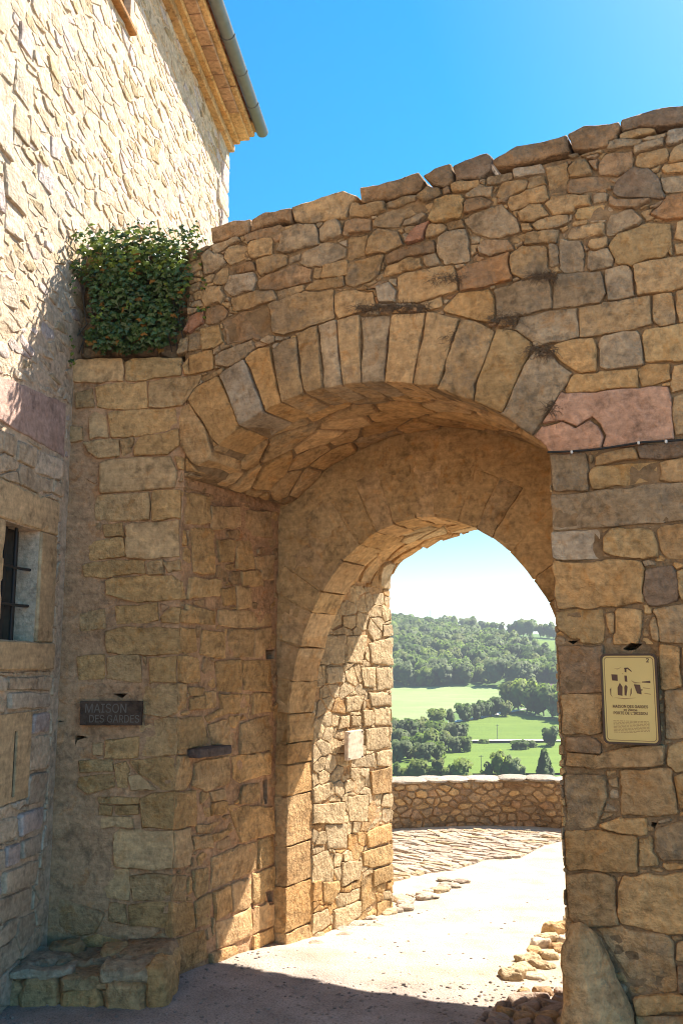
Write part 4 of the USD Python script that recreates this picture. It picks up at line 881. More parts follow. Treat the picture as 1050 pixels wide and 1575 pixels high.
while Nl < 2300:
    x0, y0, x1, y1 = ivpoly.bounds
    a, b = R.uniform(x0, x1), R.uniform(y0, y1)
    if not ivpoly.contains(Point(a, b)): continue
    inc = core_iv.contains(Point(a, b))
    if ivpoly.exterior.distance(Point(a, b)) < .085 * nz(np.array([a * 11, b * 11, 1.0]), 8) - .01: continue
    if not inc and R.uniform() < .45: continue
    tp = np.clip((b - 4.25) / .3, 0, 1)
    h = R.uniform(-.08, .09) + .10 * (nz(np.array([a * 5, b * 5, 3.0]), 2)) + .10 * tp * R.uniform(-1, 1)
    sz = R.uniform(.030, .058) * (1 if inc else .85)
    pos = PF(np.array([[a, b]]), h)[0]
    nr = -n2 * 1.0 + Z * R.uniform(.0, .9 + tp) + w2 * R.normal(0, .35) + np.array([0, 0, .1])
    v, f = ivy_leaf(sz); v = orient(v, nr, math.pi + R.normal(0, .6), pos)
    u_ = R.uniform(); m = 'ivy_leaf'
    if tp > .25 and u_ < .55: m = 'ivy_young'
    elif a > -.02 and u_ < .4: m = 'ivy_young'
    elif u_ > .965 or (b < 3.86 and u_ > .88): m = 'ivy_dead'
    leaves[m].append((v, f)); allv.append((h + (.03 if m != 'ivy_leaf' else 0) + sz, m, len(leaves[m]) - 1)); Nl += 1
for k in range(34):                            # trailing shoots leaving the clump
    st_ = [(R.uniform(-.82, -.02), 3.98 + R.uniform(-.2, .55)), (R.uniform(-.8, .05), 4.52), (.06, R.uniform(3.95, 4.5)), (-.84, R.uniform(4.1, 4.5))][k % 4]
    dr = [(0, -1), (R.normal(0, .6), .7), (1, -.6), (-.8, .25)][k % 4]; a, b = st_
    for j in range(R.integers(3, 8)):
        a += dr[0] * .022 + R.normal(0, .012); b += dr[1] * .022 + R.normal(0, .012)
        v, f = ivy_leaf(R.uniform(.018, .036)); m = 'ivy_young' if R.uniform() < .5 else 'ivy_leaf'
        if a > -.84: h = .03 + .05 * R.uniform() + (.08 if b < 4.5 and a < .0 else 0)
        else: h = .06
        leaves[m].append((orient(v, -n2 + Z * R.uniform(.0, 1.2) + w2 * R.normal(0, .5), math.pi + R.normal(0, .8), PF(np.array([[a, b]]), h)[0]), f)); allv.append((h, m, len(leaves[m]) - 1))
top_ids = set((m, i) for _, m, i in sorted(allv, reverse=True)[:290])
for m, L in leaves.items():
    for i, g in enumerate(L):
        if (m, i) in top_ids: put(iv, 'leaf', g, m, smooth=False)
    put(iv, 'leaf_mass', join([g for i, g in enumerate(L) if (m, i) not in top_ids]), m, smooth=False, kind='stuff')
for k in range(14):
    a, b = R.uniform(-.75, -.05), 4.5; pts = []
    for j in range(8): pts.append(PF(np.array([[a, b]]), -.07 + .04 * R.uniform())[0]); a += R.normal(0, .03); b -= .1
    put(iv, 'stem', tube(pts, np.linspace(.008, .004, 8), 5), 'bark', smooth=True)

# ------------------------------------------------------------------ low stone bench in the corner
sb = thing('stone_bench', 'low rough stone bench heaped in the corner of the house and pier', 'stone bench')
def front_pt(px, z, D): r = ray(px, 1500); return np.array([r[0] / r[1] * D, D, z])
for i, (a, b, yf, hgt, m) in enumerate([(-1.98, -1.72, 5.40, .22, 'stone_weathered'), (-1.715, -1.50, 5.37, .23, 'stone_tan'), (-1.495, -1.27, 5.38, .14, 'stone_warm'), (-1.265, -1.03, 5.35, .20, 'stone_tan')]):
    put(sb, 'stone', block(((a + b) / 2, yf + .13, hgt * .34 - .02), (b - a - .008, .28, hgt * .68 + .04), 40 + i, .03), m, smooth=40)
for i, (c, sz, ro, m) in enumerate([((-1.375, 5.49, .165), (.27, .26, .075), .08, 'stone_weathered'), ((-1.14, 5.50, .225), (.27, .28, .09), -.08, 'stone_grey'), ((-1.09, 5.70, .24), (.30, .26, .12), .05, 'stone_brown'), ((-.985, 5.56, .11), (.12, .40, .27), .0, 'stone_warm'),
        ((-1.42, 5.66, .215), (.36, .22, .07), .25, 'stone_grey'), ((-1.68, 5.62, .235), (.30, .28, .07), .5, 'stone_greyblue'), ((-1.86, 5.52, .225), (.26, .26, .06), .1, 'stone_grey'), ((-1.62, 5.46, .225), (.34, .2, .045), .15, 'stone_greyblue'), ((-1.56, 5.72, .26), (.2, .14, .1), .4, 'stone_weathered'), ((-1.28, 5.68, .25), (.16, .14, .1), .2, 'stone_tan')]):
    put(sb, 'stone', block((c[0], c[1], c[2] * .70), sz, 50 + i, .028, ro), m, smooth=40)
put(sb, 'rubble', block((-1.46, 5.60, .04), (.96, .40, .18), 60), 'mortar', smooth=40, kind='stuff')
# ------------------------------------------------------------------ guard stone at the right pier
gs_ = thing('guard_stone', 'tall tapering guard stone leaning against the foot of the right pier', 'guard stone')
gb = C0 + w * 2.55 - n * .13
zz = np.linspace(-.06, .64, 44); ang = np.linspace(0, 2 * np.pi, 48, endpoint=False); V = []
top_pt = plane_top = None
for z_ in zz:
    k = max(z_, 0) / .64
    r = np.interp(k, [0, .3, .6, .8, .92, .98, 1], [.190, .178, .140, .105, .075, .045, .005])
    c = np.array([gb[0] - .105 * k ** 1.15, gb[1] + .02 + .06 * k])
    V.append(np.c_[c[0] + r * np.cos(ang) * .95, c[1] + r * np.sin(ang) * .72, np.full(48, z_)])
V = np.vstack(V); cc = V.copy()
V = V + (np.stack([fbm(cc * 6 + 9.1 * k, 3, k) for k in range(3)], 1) - .5) * .05 + (np.stack([fbm(cc * 24 + 3 * k, 2, k + 5) for k in range(3)], 1) - .5) * .014
F = []
for i in range(43):
    for j in range(48): a, b = i * 48 + j, i * 48 + (j + 1) % 48; F += [[a, b, b + 48], [a, b + 48, a + 48]]
put(gs_, 'stone', (V, np.array(F)), 'stone_guard', smooth=True)

# ------------------------------------------------------------------ signs, beam, cable
sg = thing('information_sign', 'cream information panel with brown rounded border on the right pier', 'sign')
q = np.array([P1.px(*c) for c in ((927, 1007), (1012.5, 1004), (1019, 1146), (931, 1143))])
cu, cz = q[:, 0].mean(), q[:, 1].mean(); sw = (q[1, 0] - q[0, 0] + q[2, 0] - q[3, 0]) / 2; sh = (q[0, 1] - q[3, 1] + q[1, 1] - q[2, 1]) / 2
print('sign', cu, cz, sw, sh)
so = C0 + w * cu + Z * cz - n * .045
def rr(a, b, r): return box(-a / 2 + r, -b / 2 + r, a / 2 - r, b / 2 - r).buffer(r, quad_segs=8)
def onsign(poly, h0, h1): return arr(extr(poly, h0, h1, so, w, Z, -n))
put(sg, 'border', onsign(rr(sw, sh, .026).difference(rr(sw - .020, sh - .020, .020)), -.012, .006), 'sign_brown', smooth=False)
put(sg, 'panel', onsign(rr(sw - .0195, sh - .0195, .020), -.011, .002), 'sign_cream', smooth=False)
put(sg, 'fine_line', onsign(rr(sw - .034, sh - .034, .016).difference(rr(sw - .038, sh - .038, .015)), .0015, .0028), 'sign_print', smooth=False)
def text(s, h, cx, cy, m='sign_print', bold=True, wid=None, parent=None, nm='lettering', face=None):
    t = meshkit.text_mesh(s, h, .0012, bold); v = np.array(t.vertices); x0, x1 = v[:, 0].min(), v[:, 0].max()
    k = 1.0 if wid is None else wid / (x1 - x0)
    v[:, 0] = (v[:, 0] - (x0 + x1) / 2) * k + cx; v[:, 1] += cy - h / 2; v[:, 2] += .002
    put(parent or sg, nm, framed((v, np.array(t.faces)), so if face is None else face[0], w if face is None else face[1], Z, -n if face is None else face[2]), m, smooth=False)
text('2', sh * .045, sw * .34, sh * .425)
text('MAISON DES GARDES', sh * .030, -.0, -sh * .085, wid=sw * .62)
text('et 2ème', sh * .024, .0, -sh * .122, wid=sw * .24)
text("PORTE DE L'IRISSOU", sh * .030, .0, -sh * .158, wid=sw * .60)
for r_ in range(9):
    x = -sw * .31; y = -sh * (.245 + r_ * .0155); last = r_ == 8
    while x < sw * (.31 if not last else .05):
        l = R.uniform(.006, .018); l = min(l, sw * .32 - x)
        if l > .003: put(sg, 'small_print', onsign(box(x, y - .0014, x + l, y + .0014), .0015, .0026), 'sign_faint', smooth=False)
        x += l + .0035
    # rows of small print too small to read
def shp(pts): return Polygon([(x * sw, y * sh) for x, y in pts])
pic = [[(-.30, .20), (-.20, .195), (-.20, .265), (-.31, .27)], [(-.075, .19), (-.03, .185), (-.035, .255), (-.08, .255)], [(-.21, .04), (-.13, .03), (-.12, .13), (-.165, .175), (-.21, .12)], [(-.09, .04), (-.06, .03), (-.03, .13), (-.06, .155), (-.09, .13)],
       [(.08, .16), (.19, .155), (.21, .05), (.13, .06)], [(.22, .18), (.37, .175), (.37, .20), (.23, .19)], [(-.07, .32), (-.02, .33), (.05, .295), (.055, .305), (-.01, .345), (-.08, .34)], [(-.07, .295), (-.04, .29), (-.035, .335), (-.07, .335)], [(-.345, .10), (-.325, .12), (-.33, .04), (-.30, .01), (-.34, .04)],
       [(.02, .10), (.04, .12), (.035, .06), (.0, .02), (.015, .06)], [(.205, .11), (.235, .10), (.21, .085)]]
for s in pic: put(sg, 'picture', onsign(clean(shp(s).buffer(0)), .0015, .003), 'sign_print', smooth=False)
for s in [[(-.25, .335), (-.2, .325), (-.13, .345), (-.2, .33)], [(.04, .20), (.09, .17), (.20, .175), (.10, .185)], [(-.27, .01), (-.1, -.005), (.1, .01), (-.1, .005)], [(.24, .12), (.36, .11), (.36, .115), (.24, .125)], [(.26, .06), (.37, .05), (.37, .055), (.26, .065)], [(-.12, .275), (-.1, .27), (-.1, .28)]]:
    put(sg, 'picture', onsign(clean(shp(s).buffer(.0006)), .0015, .0026), 'sign_faint', smooth=False)
ws = thing('wooden_sign', 'dark weathered wooden name board on the left pier', 'sign')
q = np.array([PF.px(*c) for c in ((126, 1078), (221, 1079), (221, 1114), (127, 1116))]); c = q.mean(0); bw, bh = q[1, 0] - q[0, 0], q[0, 1] - q[3, 1]
wo = PF.o + w2 * c[0] + Z * c[1] - n2 * .03
bd = bx(bw, bh, .026, bev=.004); v, f = arr(m3.Manifold.hull_points(bd[0]).refine_to_length(.02)); v = v + (np.stack([fbm(v * np.array([4, 40, 8]) + k, 3, k) for k in range(3)], 1) - .5) * .008
put(ws, 'board', framed((v, f), wo, w2, Z, -n2), 'old_wood', smooth=True)
fc = (wo - n2 * .012, w2, -n2)
text('MAISON', bh * .36, -bw * .08, bh * .20, 'carved', False, bw * .66, ws, face=fc)
text('DES GARDES', bh * .30, bw * .06, -bh * .22, 'carved', False, bw * .80, ws, face=fc)
for sx in (-.46, .46): put(ws, 'nail', framed(trimesh.creation.icosphere(subdivisions=1, radius=.004), wo + w2 * bw * sx - n2 * .014, w2, Z, -n2), 'iron')
bm = thing('timber_stub', 'short grey timber stub set in the passage wall', 'timber')
a0 = np.array(PW.px(290, 1158)); a1 = np.array(PW.px(341, 1153)); L_ = a1[0] - a0[0]
v, f = arr(m3.Manifold.hull_points(bx(L_, .055, .10, bev=.008)[0]).refine_to_length(.025)); v = v + (np.stack([fbm(v * np.array([6, 30, 30]) + k, 3, k) for k in range(3)], 1) - .5) * .012
put(bm, 'beam', framed((v, f), PW((a0 + a1)[None] / 2, .03)[0], pdir, Z, pnorm), 'grey_wood', smooth=True)
cb = thing('cable', 'thin black cable clipped along the right pier under the pink stone', 'cable')
pts = [P1(np.array([P1.px(*q)]), .045)[0] for q in ((846, 698), (880, 697), (920, 694), (960, 688), (990, 683), (1030, 681), (1060, 679), (1100, 676))]
put(cb, 'wire', tube(pts, .0055, 6), 'cable', smooth=True)
for q in ((883, 698), (985, 684), (1027, 682)): put(cb, 'clip', framed(bx(.012, .016, .012, bev=.003), P1(np.array([P1.px(*q)]), .048)[0], w, Z, -n), 'clip')
# dry weeds in the joints above the arch
WEEDS = [(575, 474, 34, 9, 'dry brown weeds over the crown of the arch, leftmost tuft'), (632, 472, 30, 9, 'thick dry weeds in the joint above the central voussoirs'), (695, 520, 10, 16, 'small dry weed hanging between two voussoirs below the joint'), (775, 492, 22, 14, 'bushy dry weed at the junction right of the arch crown'), (835, 540, 22, 13, 'dry trailing weed beside the last grey voussoir'), (850, 628, 10, 14, 'dark dry weed at the corner of the pink stone'), (690, 428, 26, 8, 'faint dry weeds under the rusty orange stone'), (835, 425, 20, 9, 'short dry weeds above the grey ashlar course')]
for (x, y, rx, ry, lab) in WEEDS:
    wd = thing('dry_weed', lab, 'weed', group='dry weeds in the wall joints'); ms = []
    for k in range(int(50 + rx * 4)):
        q = P1(np.array([P1.px(x + R.uniform(-1, 1) * rx, y + R.normal(0, ry * .35))]), .012)[0]; d = -n * R.uniform(.05, .5) + w * R.normal(0, .9) + Z * R.normal(-.1, .55); d /= np.linalg.norm(d)
        L_ = R.uniform(.015, .055) * (1.6 if R.uniform() < .12 else 1); pts = [q + d * L_ * t + Z * (-.25 * L_ * t * t) + R.normal(0, .006, 3) * t for t in np.linspace(0, 1, 4)]
        ms.append(tube(pts, np.linspace(.0017, .0008, 4), 3))
    put(wd, 'stalks', join(ms), 'twig', smooth=False, kind='stuff')
# ------------------------------------------------------------------ cobbles at the right, edging rocks, pebbles
def GM(ab, h): ab = np.asarray(ab, float); h = np.broadcast_to(h, len(ab)); return np.c_[ab, gz(ab[:, 0], ab[:, 1]) + h]
def gp(x, y): g = ground_at(x, y, -.03); return g[:2]
cobp = Polygon([gp(*q) for q in ((700, 1640), (735, 1575), (780, 1530), (805, 1512), (875, 1508), (885, 1520), (900, 1575), (920, 1640))])
cbs = thing('cobble_paving', 'small patch of worn reddish cobbles beside the guard stone', 'cobbles')
for i, p in enumerate(fill(cobp, .135, .10, None, .014, jit=.25, seed=31, ang=math.radians(12))):
    g = stone(p, GM, proud=R.uniform(.022, .036), depth=.05, rough=.007, bev=.022, seed=2100 + i, grid=.03, tilt=.02)
    if g: put(cbs, 'cobble', g, pick({'cobble': 4, 'stone_weathered': 1, 'stone_brown': .5}), smooth=True)
er = thing('edging_rocks', 'row of sunlit edging rocks along the right side of the path', 'edging stones')
line = [(796, 1500), (806, 1492), (812, 1478), (822, 1466), (830, 1452), (842, 1442), (850, 1430), (862, 1424), (874, 1416), (786, 1502), (818, 1500), (833, 1484), (846, 1470), (858, 1458), (868, 1444)]
for i, q in enumerate(line):
    g = ground_at(q[0], q[1], gz(*gp(*q)))
    put(er, 'rock', block((g[0], g[1], g[2] + (-.005 if i < 10 else -.025)), (R.uniform(.10, .17), R.uniform(.08, .13), R.uniform(.06, .11)), 70 + i, .03, R.uniform(0, 3)), pick({'stone_pale': 2, 'stone_house': 1, 'stone_tan': .6}), smooth=40)
pe, pv = [], []
for k in range(2600):
    x, y = R.uniform(-2.1, 1.6), R.uniform(3.2, 6.6)
    s_ = R.uniform(.006, .02); b = trimesh.creation.icosphere(subdivisions=1); v = np.array(b.vertices) * [s_, s_ * R.uniform(.6, 1), s_ * .55] * .6 * R.uniform(.8, 1.2, (42, 1)) + [x, y, 0]
    v[:, 2] += gbump(np.array([x]), np.array([y]))[0] + s_ * .1; pe.append((v, np.array(b.faces)))
for k in range(260):
    t, u = R.uniform(.5, 6.0) , R.uniform(.1, 2.3); u += max(0, t - 2.8) * .8; q = C0[:2] + w[:2] * u + n[:2] * t
    s_ = R.uniform(.006, .022) * (2.0 if R.uniform() < .03 else 1); b = trimesh.creation.icosphere(subdivisions=1); v = np.array(b.vertices) * [s_, s_ * R.uniform(.6, 1), s_ * .5] * .6 * R.uniform(.8, 1.2, (42, 1)) + [q[0], q[1], 0]
    v[:, 2] += gbump(q[:1], q[1:2])[0] + .005 + s_ * .08; pe.append((v, np.array(b.faces)))
put('/World', 'pebbles', join(pe), 'pebble', smooth=True, kind='stuff', label='scattered small pebbles on the shaded gravel')
# loose stones along the left edge of the path
lr = thing('path_edge_stones', 'flat pale stones lining the left edge of the sunlit path under the reveal', 'edging stones')
for i in range(46):
    t = i / 45; q = (505 + 200 * t + R.normal(0, 10), 1448 - 92 * t ** .8 + R.normal(0, 5)); g = ground_at(*q, -.2)
    z_ = gz(g[0], g[1]); g = ground_at(*q, z_)
    put(lr, 'stone', rock((g[0], g[1], z_ + .005), (R.uniform(.08, .2), R.uniform(.07, .14), R.uniform(.03, .06)), 120 + i, .3, 2, R.uniform(0, 3)), pick({'sett': 2, 'stone_pale': 1, 'parapet_top': 1}), smooth=True)
# setts on edge sloping down from the parapet
st = thing('sett_paving', 'pale setts laid on edge in slanting rows below the parapet', 'paving')
def gs2(x, y): return ground_at(x, y, -.34)[:2]
setp = Polygon([gs2(*q) for q in ((560, 1284), (604, 1281), (700, 1276), (820, 1276), (880, 1280), (930, 1288), (880, 1290), (838, 1300), (800, 1322), (745, 1326), (700, 1346), (660, 1352), (600, 1372), (560, 1375))]).buffer(0)
sts = []
for i, p in enumerate(fill(setp, .30, .10, None, .014, jit=.22, seed=33, ang=math.radians(-38), minarea=.003)):
    g = stone(p, GM, proud=R.uniform(.008, .024), depth=.05, rough=.010, bev=.012, seed=2500 + i, grid=.06, tilt=.008)
    if g: sts.append(('sett', g, pick({'sett': 3, 'stone_pale': 1, 'parapet_top': 1}), p.area))
print('setts', len(sts)); put_many(st, sts, 298, 'setts')
# ------------------------------------------------------------------ terrace parapet
pw = thing('parapet_wall', 'low rubble parapet wall with a sunlit whitish top at the terrace edge', 'wall')
PT, _ = splprep(PA.T, s=.002); PL = np.array(splev(np.linspace(0, 1, 80), PT)).T
zb, ztop = -.42, .245
class Par:
    def __init__(s): s.d = np.r_[0, np.cumsum(np.linalg.norm(np.diff(PL, axis=0), axis=1))]
    def __call__(s, ab, h):
        ab = np.asarray(ab, float); h = np.broadcast_to(h, len(ab)); x = np.interp(ab[:, 0], s.d, PL[:, 0]); y = np.interp(ab[:, 0], s.d, PL[:, 1])
        tx = np.interp(ab[:, 0] + .05, s.d, PL[:, 0]) - np.interp(ab[:, 0] - .05, s.d, PL[:, 0]); ty = np.interp(ab[:, 0] + .05, s.d, PL[:, 1]) - np.interp(ab[:, 0] - .05, s.d, PL[:, 1]); l = np.hypot(tx, ty)
        return np.c_[x + h * ty / l, y - h * tx / l, ab[:, 1]]
PM = Par(); LW = PM.d[-1]
prof = np.array([(.0, zb - .3), (.0, ztop), (-.5, ztop), (-.5, zb - 3.5)])
S = np.linspace(0, LW, 160); V = []
for h_, z_ in prof:
    V.append(PM(np.c_[S, np.full(len(S), z_)], h_ - .012))
V = np.vstack(V); F = []
for r_ in range(3):
    for i in range(159): a = r_ * 160 + i; F += [[a, a + 1, a + 161], [a, a + 161, a + 160]]
F = np.array(F); put(pw, 'mortar', (V, F[:, ::-1]), 'mortar_dark', smooth=30)
pst = []
for i, p in enumerate(fill(box(.3, zb, LW - .3, ztop - .03), .14, .085, None, .014, jit=.38, seed=41)):
    g = stone(p, PM, proud=R.uniform(-.006, .014), depth=.06, rough=.012, bev=.016, seed=3000 + i, grid=.07)
    vis = proj(PM(np.array([[p.centroid.x, p.centroid.y]]), 0)[0])
    if g: pst.append(('stone', g, pick({'parapet_stone': 3, 'stone_weathered': 1, 'stone_ochre': .8, 'stone_brown': 1}), p.area * (1 if 560 < vis[0] < 930 else .05)))
put_many(pw, pst, 250, 'rubble')
x = .2; i = 0
while x < LW - .3:
    l = R.uniform(.25, .55)
    q = PM(np.array([[x + l / 2, ztop - .005 + R.normal(0, .008)]]), -.25)[0]; tx = PM(np.array([[x + l / 2 + .05, 0]]), 0)[0] - PM(np.array([[x + l / 2 - .05, 0]]), 0)[0]
    put(pw, 'coping_stone', rock(q, (l + .09, .56, .07), 160 + i, .10, 3, -math.atan2(tx[1], tx[0]) * -1), 'parapet_top', smooth=True); x += l; i += 1

# ------------------------------------------------------------------ valley and far hill
ROWD = [(250, 1196), (320, 1150), (410, 1100), (500, 1061), (600, 1015), (700, 987), (780, 973)]
kn = [(0, -5), (16, -6), (40, -15), (120, -36), (200, -33)]
for D, r_ in ROWD: v_ = ray(650, r_); kn.append((D, EYE + D * v_[2] / math.hypot(v_[0], v_[1])))
zc_ = kn[-1][1]; kn += [(860, zc_ + 4), (1000, zc_ + 5), (1500, zc_ + 5), (5000, zc_ - 20)]
kn = np.array(kn)
def hz(x, y):
    x, y = np.asarray(x, float), np.asarray(y, float); d = np.hypot(x, y)
    az = np.degrees(np.arctan2(x, y))
    z = np.interp(d, kn[:, 0], kn[:, 1])
    z = z - np.clip((az - 5) * .55, -6, 8) * np.clip((d - 550) / 250, 0, 1)
    P = np.stack([x / 90, y / 90, 0 * x], -1)
    z = z + 4.0 * (fbm(P, 3, 6) - .5) * np.clip((d - 250) / 300, 0, 1)
    back = np.clip((np.abs(az) - 75) / 20, 0, 1)
    return z * (1 - back) + back * np.minimum(-1.2, z)
rad = np.r_[.5, 8, 16, 25, 40, 70, 120, 160, 200:860:10, 900, 1000, 1200, 1500, 2500, 5000]
azs = np.unique(np.r_[-180:-30:6, -30:40:1.0, 40:181:6]); azs = azs[azs < 180]
rr_, aa = np.meshgrid(rad, np.radians(azs), indexing='ij'); X, Y = rr_ * np.sin(aa), rr_ * np.cos(aa)
V = np.stack([X.ravel(), Y.ravel(), hz(X, Y).ravel()], 1); F = []; na = len(azs)
I, J = np.meshgrid(np.arange(len(rad) - 1), np.arange(na), indexing='ij'); I, J = I.ravel(), J.ravel(); a = I * na + J; b = I * na + (J + 1) % na
F = np.vstack([np.c_[a, a + na, b + na], np.c_[a, b + na, b]])
put('/World', 'hills', (V, F[:, ::-1]), 'hillside', smooth=True, kind='structure', label='green valley and far wooded hillside')
def hit(px, py):
    r = ray(px, py); d0 = math.hypot(r[0], r[1]); D = np.linspace(230, 1200, 2000)
    P = E0 + r * (D / d0)[:, None]; g = hz(P[:, 0], P[:, 1]) - P[:, 2]; k = np.argmax(g > 0)
    if g[k] <= 0: k = 1400
    return P[k]
def field(name, px, m, lift, label):
    px = np.array(px, float); ring = Polygon(px).exterior.segmentize(10).coords
    q = np.array([hit(*c)[:2] for c in ring]); poly = clean(Polygon(q).buffer(0))
    x0, y0, x1, y1 = poly.bounds
    v, f = sheet(poly, (np.arange(x0, x1, 6.), np.arange(y0, y1, 6.)), hz, lift)
    put('/World', name, (v, f), m, smooth=True, kind='structure', label=label)
field('pale_field', ((480, 1061), (600, 1060), (690, 1058), (750, 1059), (778, 1064), (772, 1074), (735, 1084), (690, 1100), (650, 1112), (600, 1117), (480, 1122)), 'hay', .5, 'pale mown field below the wood')
field('meadow', ((640, 1126), (690, 1113), (730, 1108), (790, 1100), (860, 1112), (960, 1120), (960, 1141), (745, 1142), (660, 1144)), 'meadow', .5, 'bright green meadow above the lower lane')
field('meadow', ((560, 1160), (640, 1146), (745, 1147), (860, 1145), (980, 1145), (980, 1192), (740, 1193), (560, 1194)), 'meadow', .5, 'bright green meadow below the lower lane')
field('meadow', ((705, 976), (740, 978), (790, 984), (860, 988), (960, 990), (960, 1020), (860, 1014), (825, 1002), (780, 994), (740, 988)), 'meadow', .6, 'green field high on the far hill')
def lane(name, px, wd, label):
    q = np.array([hit(*c)[:2] for c in px]); ln = LineString(q).segmentize(8).buffer(wd / 2, quad_segs=2)
    v, f = sheet(clean(ln), (np.zeros(0), np.zeros(0)), hz, .8); put('/World', name, (v, f), 'farm_track', smooth=True, kind='structure', label=label)
lane('lane', ((672, 1121), (690, 1115), (735, 1107), (775, 1099), (800, 1095), (850, 1089), (960, 1080)), 3.2, 'pale farm lane along the dark hedge')
lane('lane', ((690, 1142.5), (745, 1143), (800, 1142), (870, 1143), (960, 1144)), 2.6, 'pale lane crossing the green meadows')

def crown(seed, nl=9, ncl=420, rx=.5, rz=.5, zc=.56, cl=.085, cone=False):
    """Foliage: many small tilted clumps spread over and through several lobes; unit height."""
    rg = np.random.default_rng(seed); lob = []
    for k in range(nl):
        a, e, r = rg.uniform(0, 2 * np.pi), rg.uniform(-.8, 1), rg.uniform(.25, .75)
        lob.append((np.array([rx * r * .75 * math.cos(a), rx * r * .75 * math.sin(a), zc + e * rz * .55]), rg.uniform(.34, .55) * rx))
    V, F = [], []
    for k in range(ncl):
        if cone:
            z = rg.uniform(.06, .98); rr2 = rx * (1 - z) ** .8 * rg.uniform(.4, 1.1) + .02; a = rg.uniform(0, 2 * np.pi); p = np.array([rr2 * math.cos(a), rr2 * math.sin(a), z]); d = np.array([math.cos(a), math.sin(a), .5])
        else:
            c, r = lob[rg.integers(nl)]; d = rg.normal(size=3); d[2] += .15; d /= np.linalg.norm(d); p = c + d * r * rg.uniform(.75, 1.05) * np.array([1, 1, rz / rx * .9])
        d = d + rg.normal(0, .35, 3); d /= np.linalg.norm(d); x = np.cross(d, rg.normal(size=3)); x /= np.linalg.norm(x); y = np.cross(d, x); s = cl * rg.uniform(.6, 1.25)
        o = [p + s * (x * math.cos(t) + y * math.sin(t)) * rg.uniform(.7, 1.1) - d * s * .25 for t in np.linspace(0, 2 * np.pi, 6)[:-1]]
        b = len(V); V += o + [p + d * s * .25]; F += [[b + 5, b + i, b + (i + 1) % 5] for i in range(5)]
    return np.array(V), np.array(F)
def crown_mesh(path, g, m, zc):
    v, f = g; msh = usdkit.mesh(stage, path, (v, f), '/World/Looks/' + m, smooth=False)
    nn = v - np.array([0, 0, zc - .12]); nn = nn / (np.linalg.norm(nn, axis=1, keepdims=True) + 1e-9)
    fl = np.cross(v[f[:, 1]] - v[f[:, 0]], v[f[:, 2]] - v[f[:, 0]]); vn = np.zeros_like(v)
    for k in range(3): np.add.at(vn, f[:, k], fl)
    vn /= np.linalg.norm(vn, axis=1, keepdims=True) + 1e-12; vn *= np.sign((vn * nn).sum(1, keepdims=True) + 1e-9)
    o = nn * .55 + vn * .4 + np.array([0, 0, .8]); o /= np.linalg.norm(o, axis=1, keepdims=True)
    msh.CreateNormalsAttr(Vt.Vec3fArray.FromNumpy(o.astype(np.float32))); msh.SetNormalsInterpolation('vertex')
def inner(seed, rx, rz, zc):
    s = trimesh.creation.icosphere(subdivisions=2); v = np.array(s.vertices); v = v * (1 + .5 * (fbm(v * 1.5 + seed, 2) - .5))[:, None] * [rx * .5, rx * .5, rz * .55] + [0, 0, zc]
    return v, np.array(s.faces)
KINDS = {'round_tree': dict(rx=.44, rz=.50, zc=.50), 'spreading_tree': dict(rx=.56, rz=.50, zc=.49, nl=12), 'tall_tree': dict(rx=.30, rz=.55, zc=.48), 'bush': dict(rx=.75, rz=.55, zc=.40, nl=10), 'conifer': dict(rx=.26, cone=True)}
TINTS = ('deep', 'mid', 'light', 'olive', 'grey')
geo = {}
for i, (k, d) in enumerate(KINDS.items()):
    v, f = crown(60 + i, ncl=620, **d)
    if not d.get('cone'): g = join([(v, f), inner(i, d['rx'], d['rz'], d['zc'])])
    else: g = (v, f)
    geo[k] = g
first = {}
def tree(kind, tint, px, py, hpx, label, group=None, base=None, wk=1.0):
    b = hit(px, py) if base is None else base
    d = math.hypot(b[0], b[1]); h = hpx / FPX * d
    loc = Gf.Vec3d(float(b[0]), float(b[1]), float(hz(b[0], b[1])) - .02 * h); rz_ = float(R.uniform(0, 360)); sc = Gf.Vec3f(h * wk, h * wk, h)
    path = numbered('/World', 'conifer' if kind == 'conifer' else 'bush' if kind == 'bush' else 'tree')
    x = UsdGeom.Xform.Define(stage, path); x.AddTranslateOp().Set(loc); x.AddRotateZOp().Set(rz_); x.AddScaleOp().Set(sc)
    if (kind, tint) not in first:
        first[(kind, tint)] = path
        crown_mesh(numbered(path, 'crown'), geo[kind], 'foliage_' + tint, KINDS[kind].get('zc', .4))
        put(path, 'trunk', tube([(0, 0, 0), (.01, 0, .25), (0, .01, .6)], [.03, .022, .01], 6), 'bark', smooth=True)
    else:
        x.GetPrim().GetReferences().AddInternalReference(first[(kind, tint)]); x.GetPrim().SetInstanceable(True)
    setcd(x.GetPrim(), label, 'tree' if kind != 'bush' else 'bush', group)
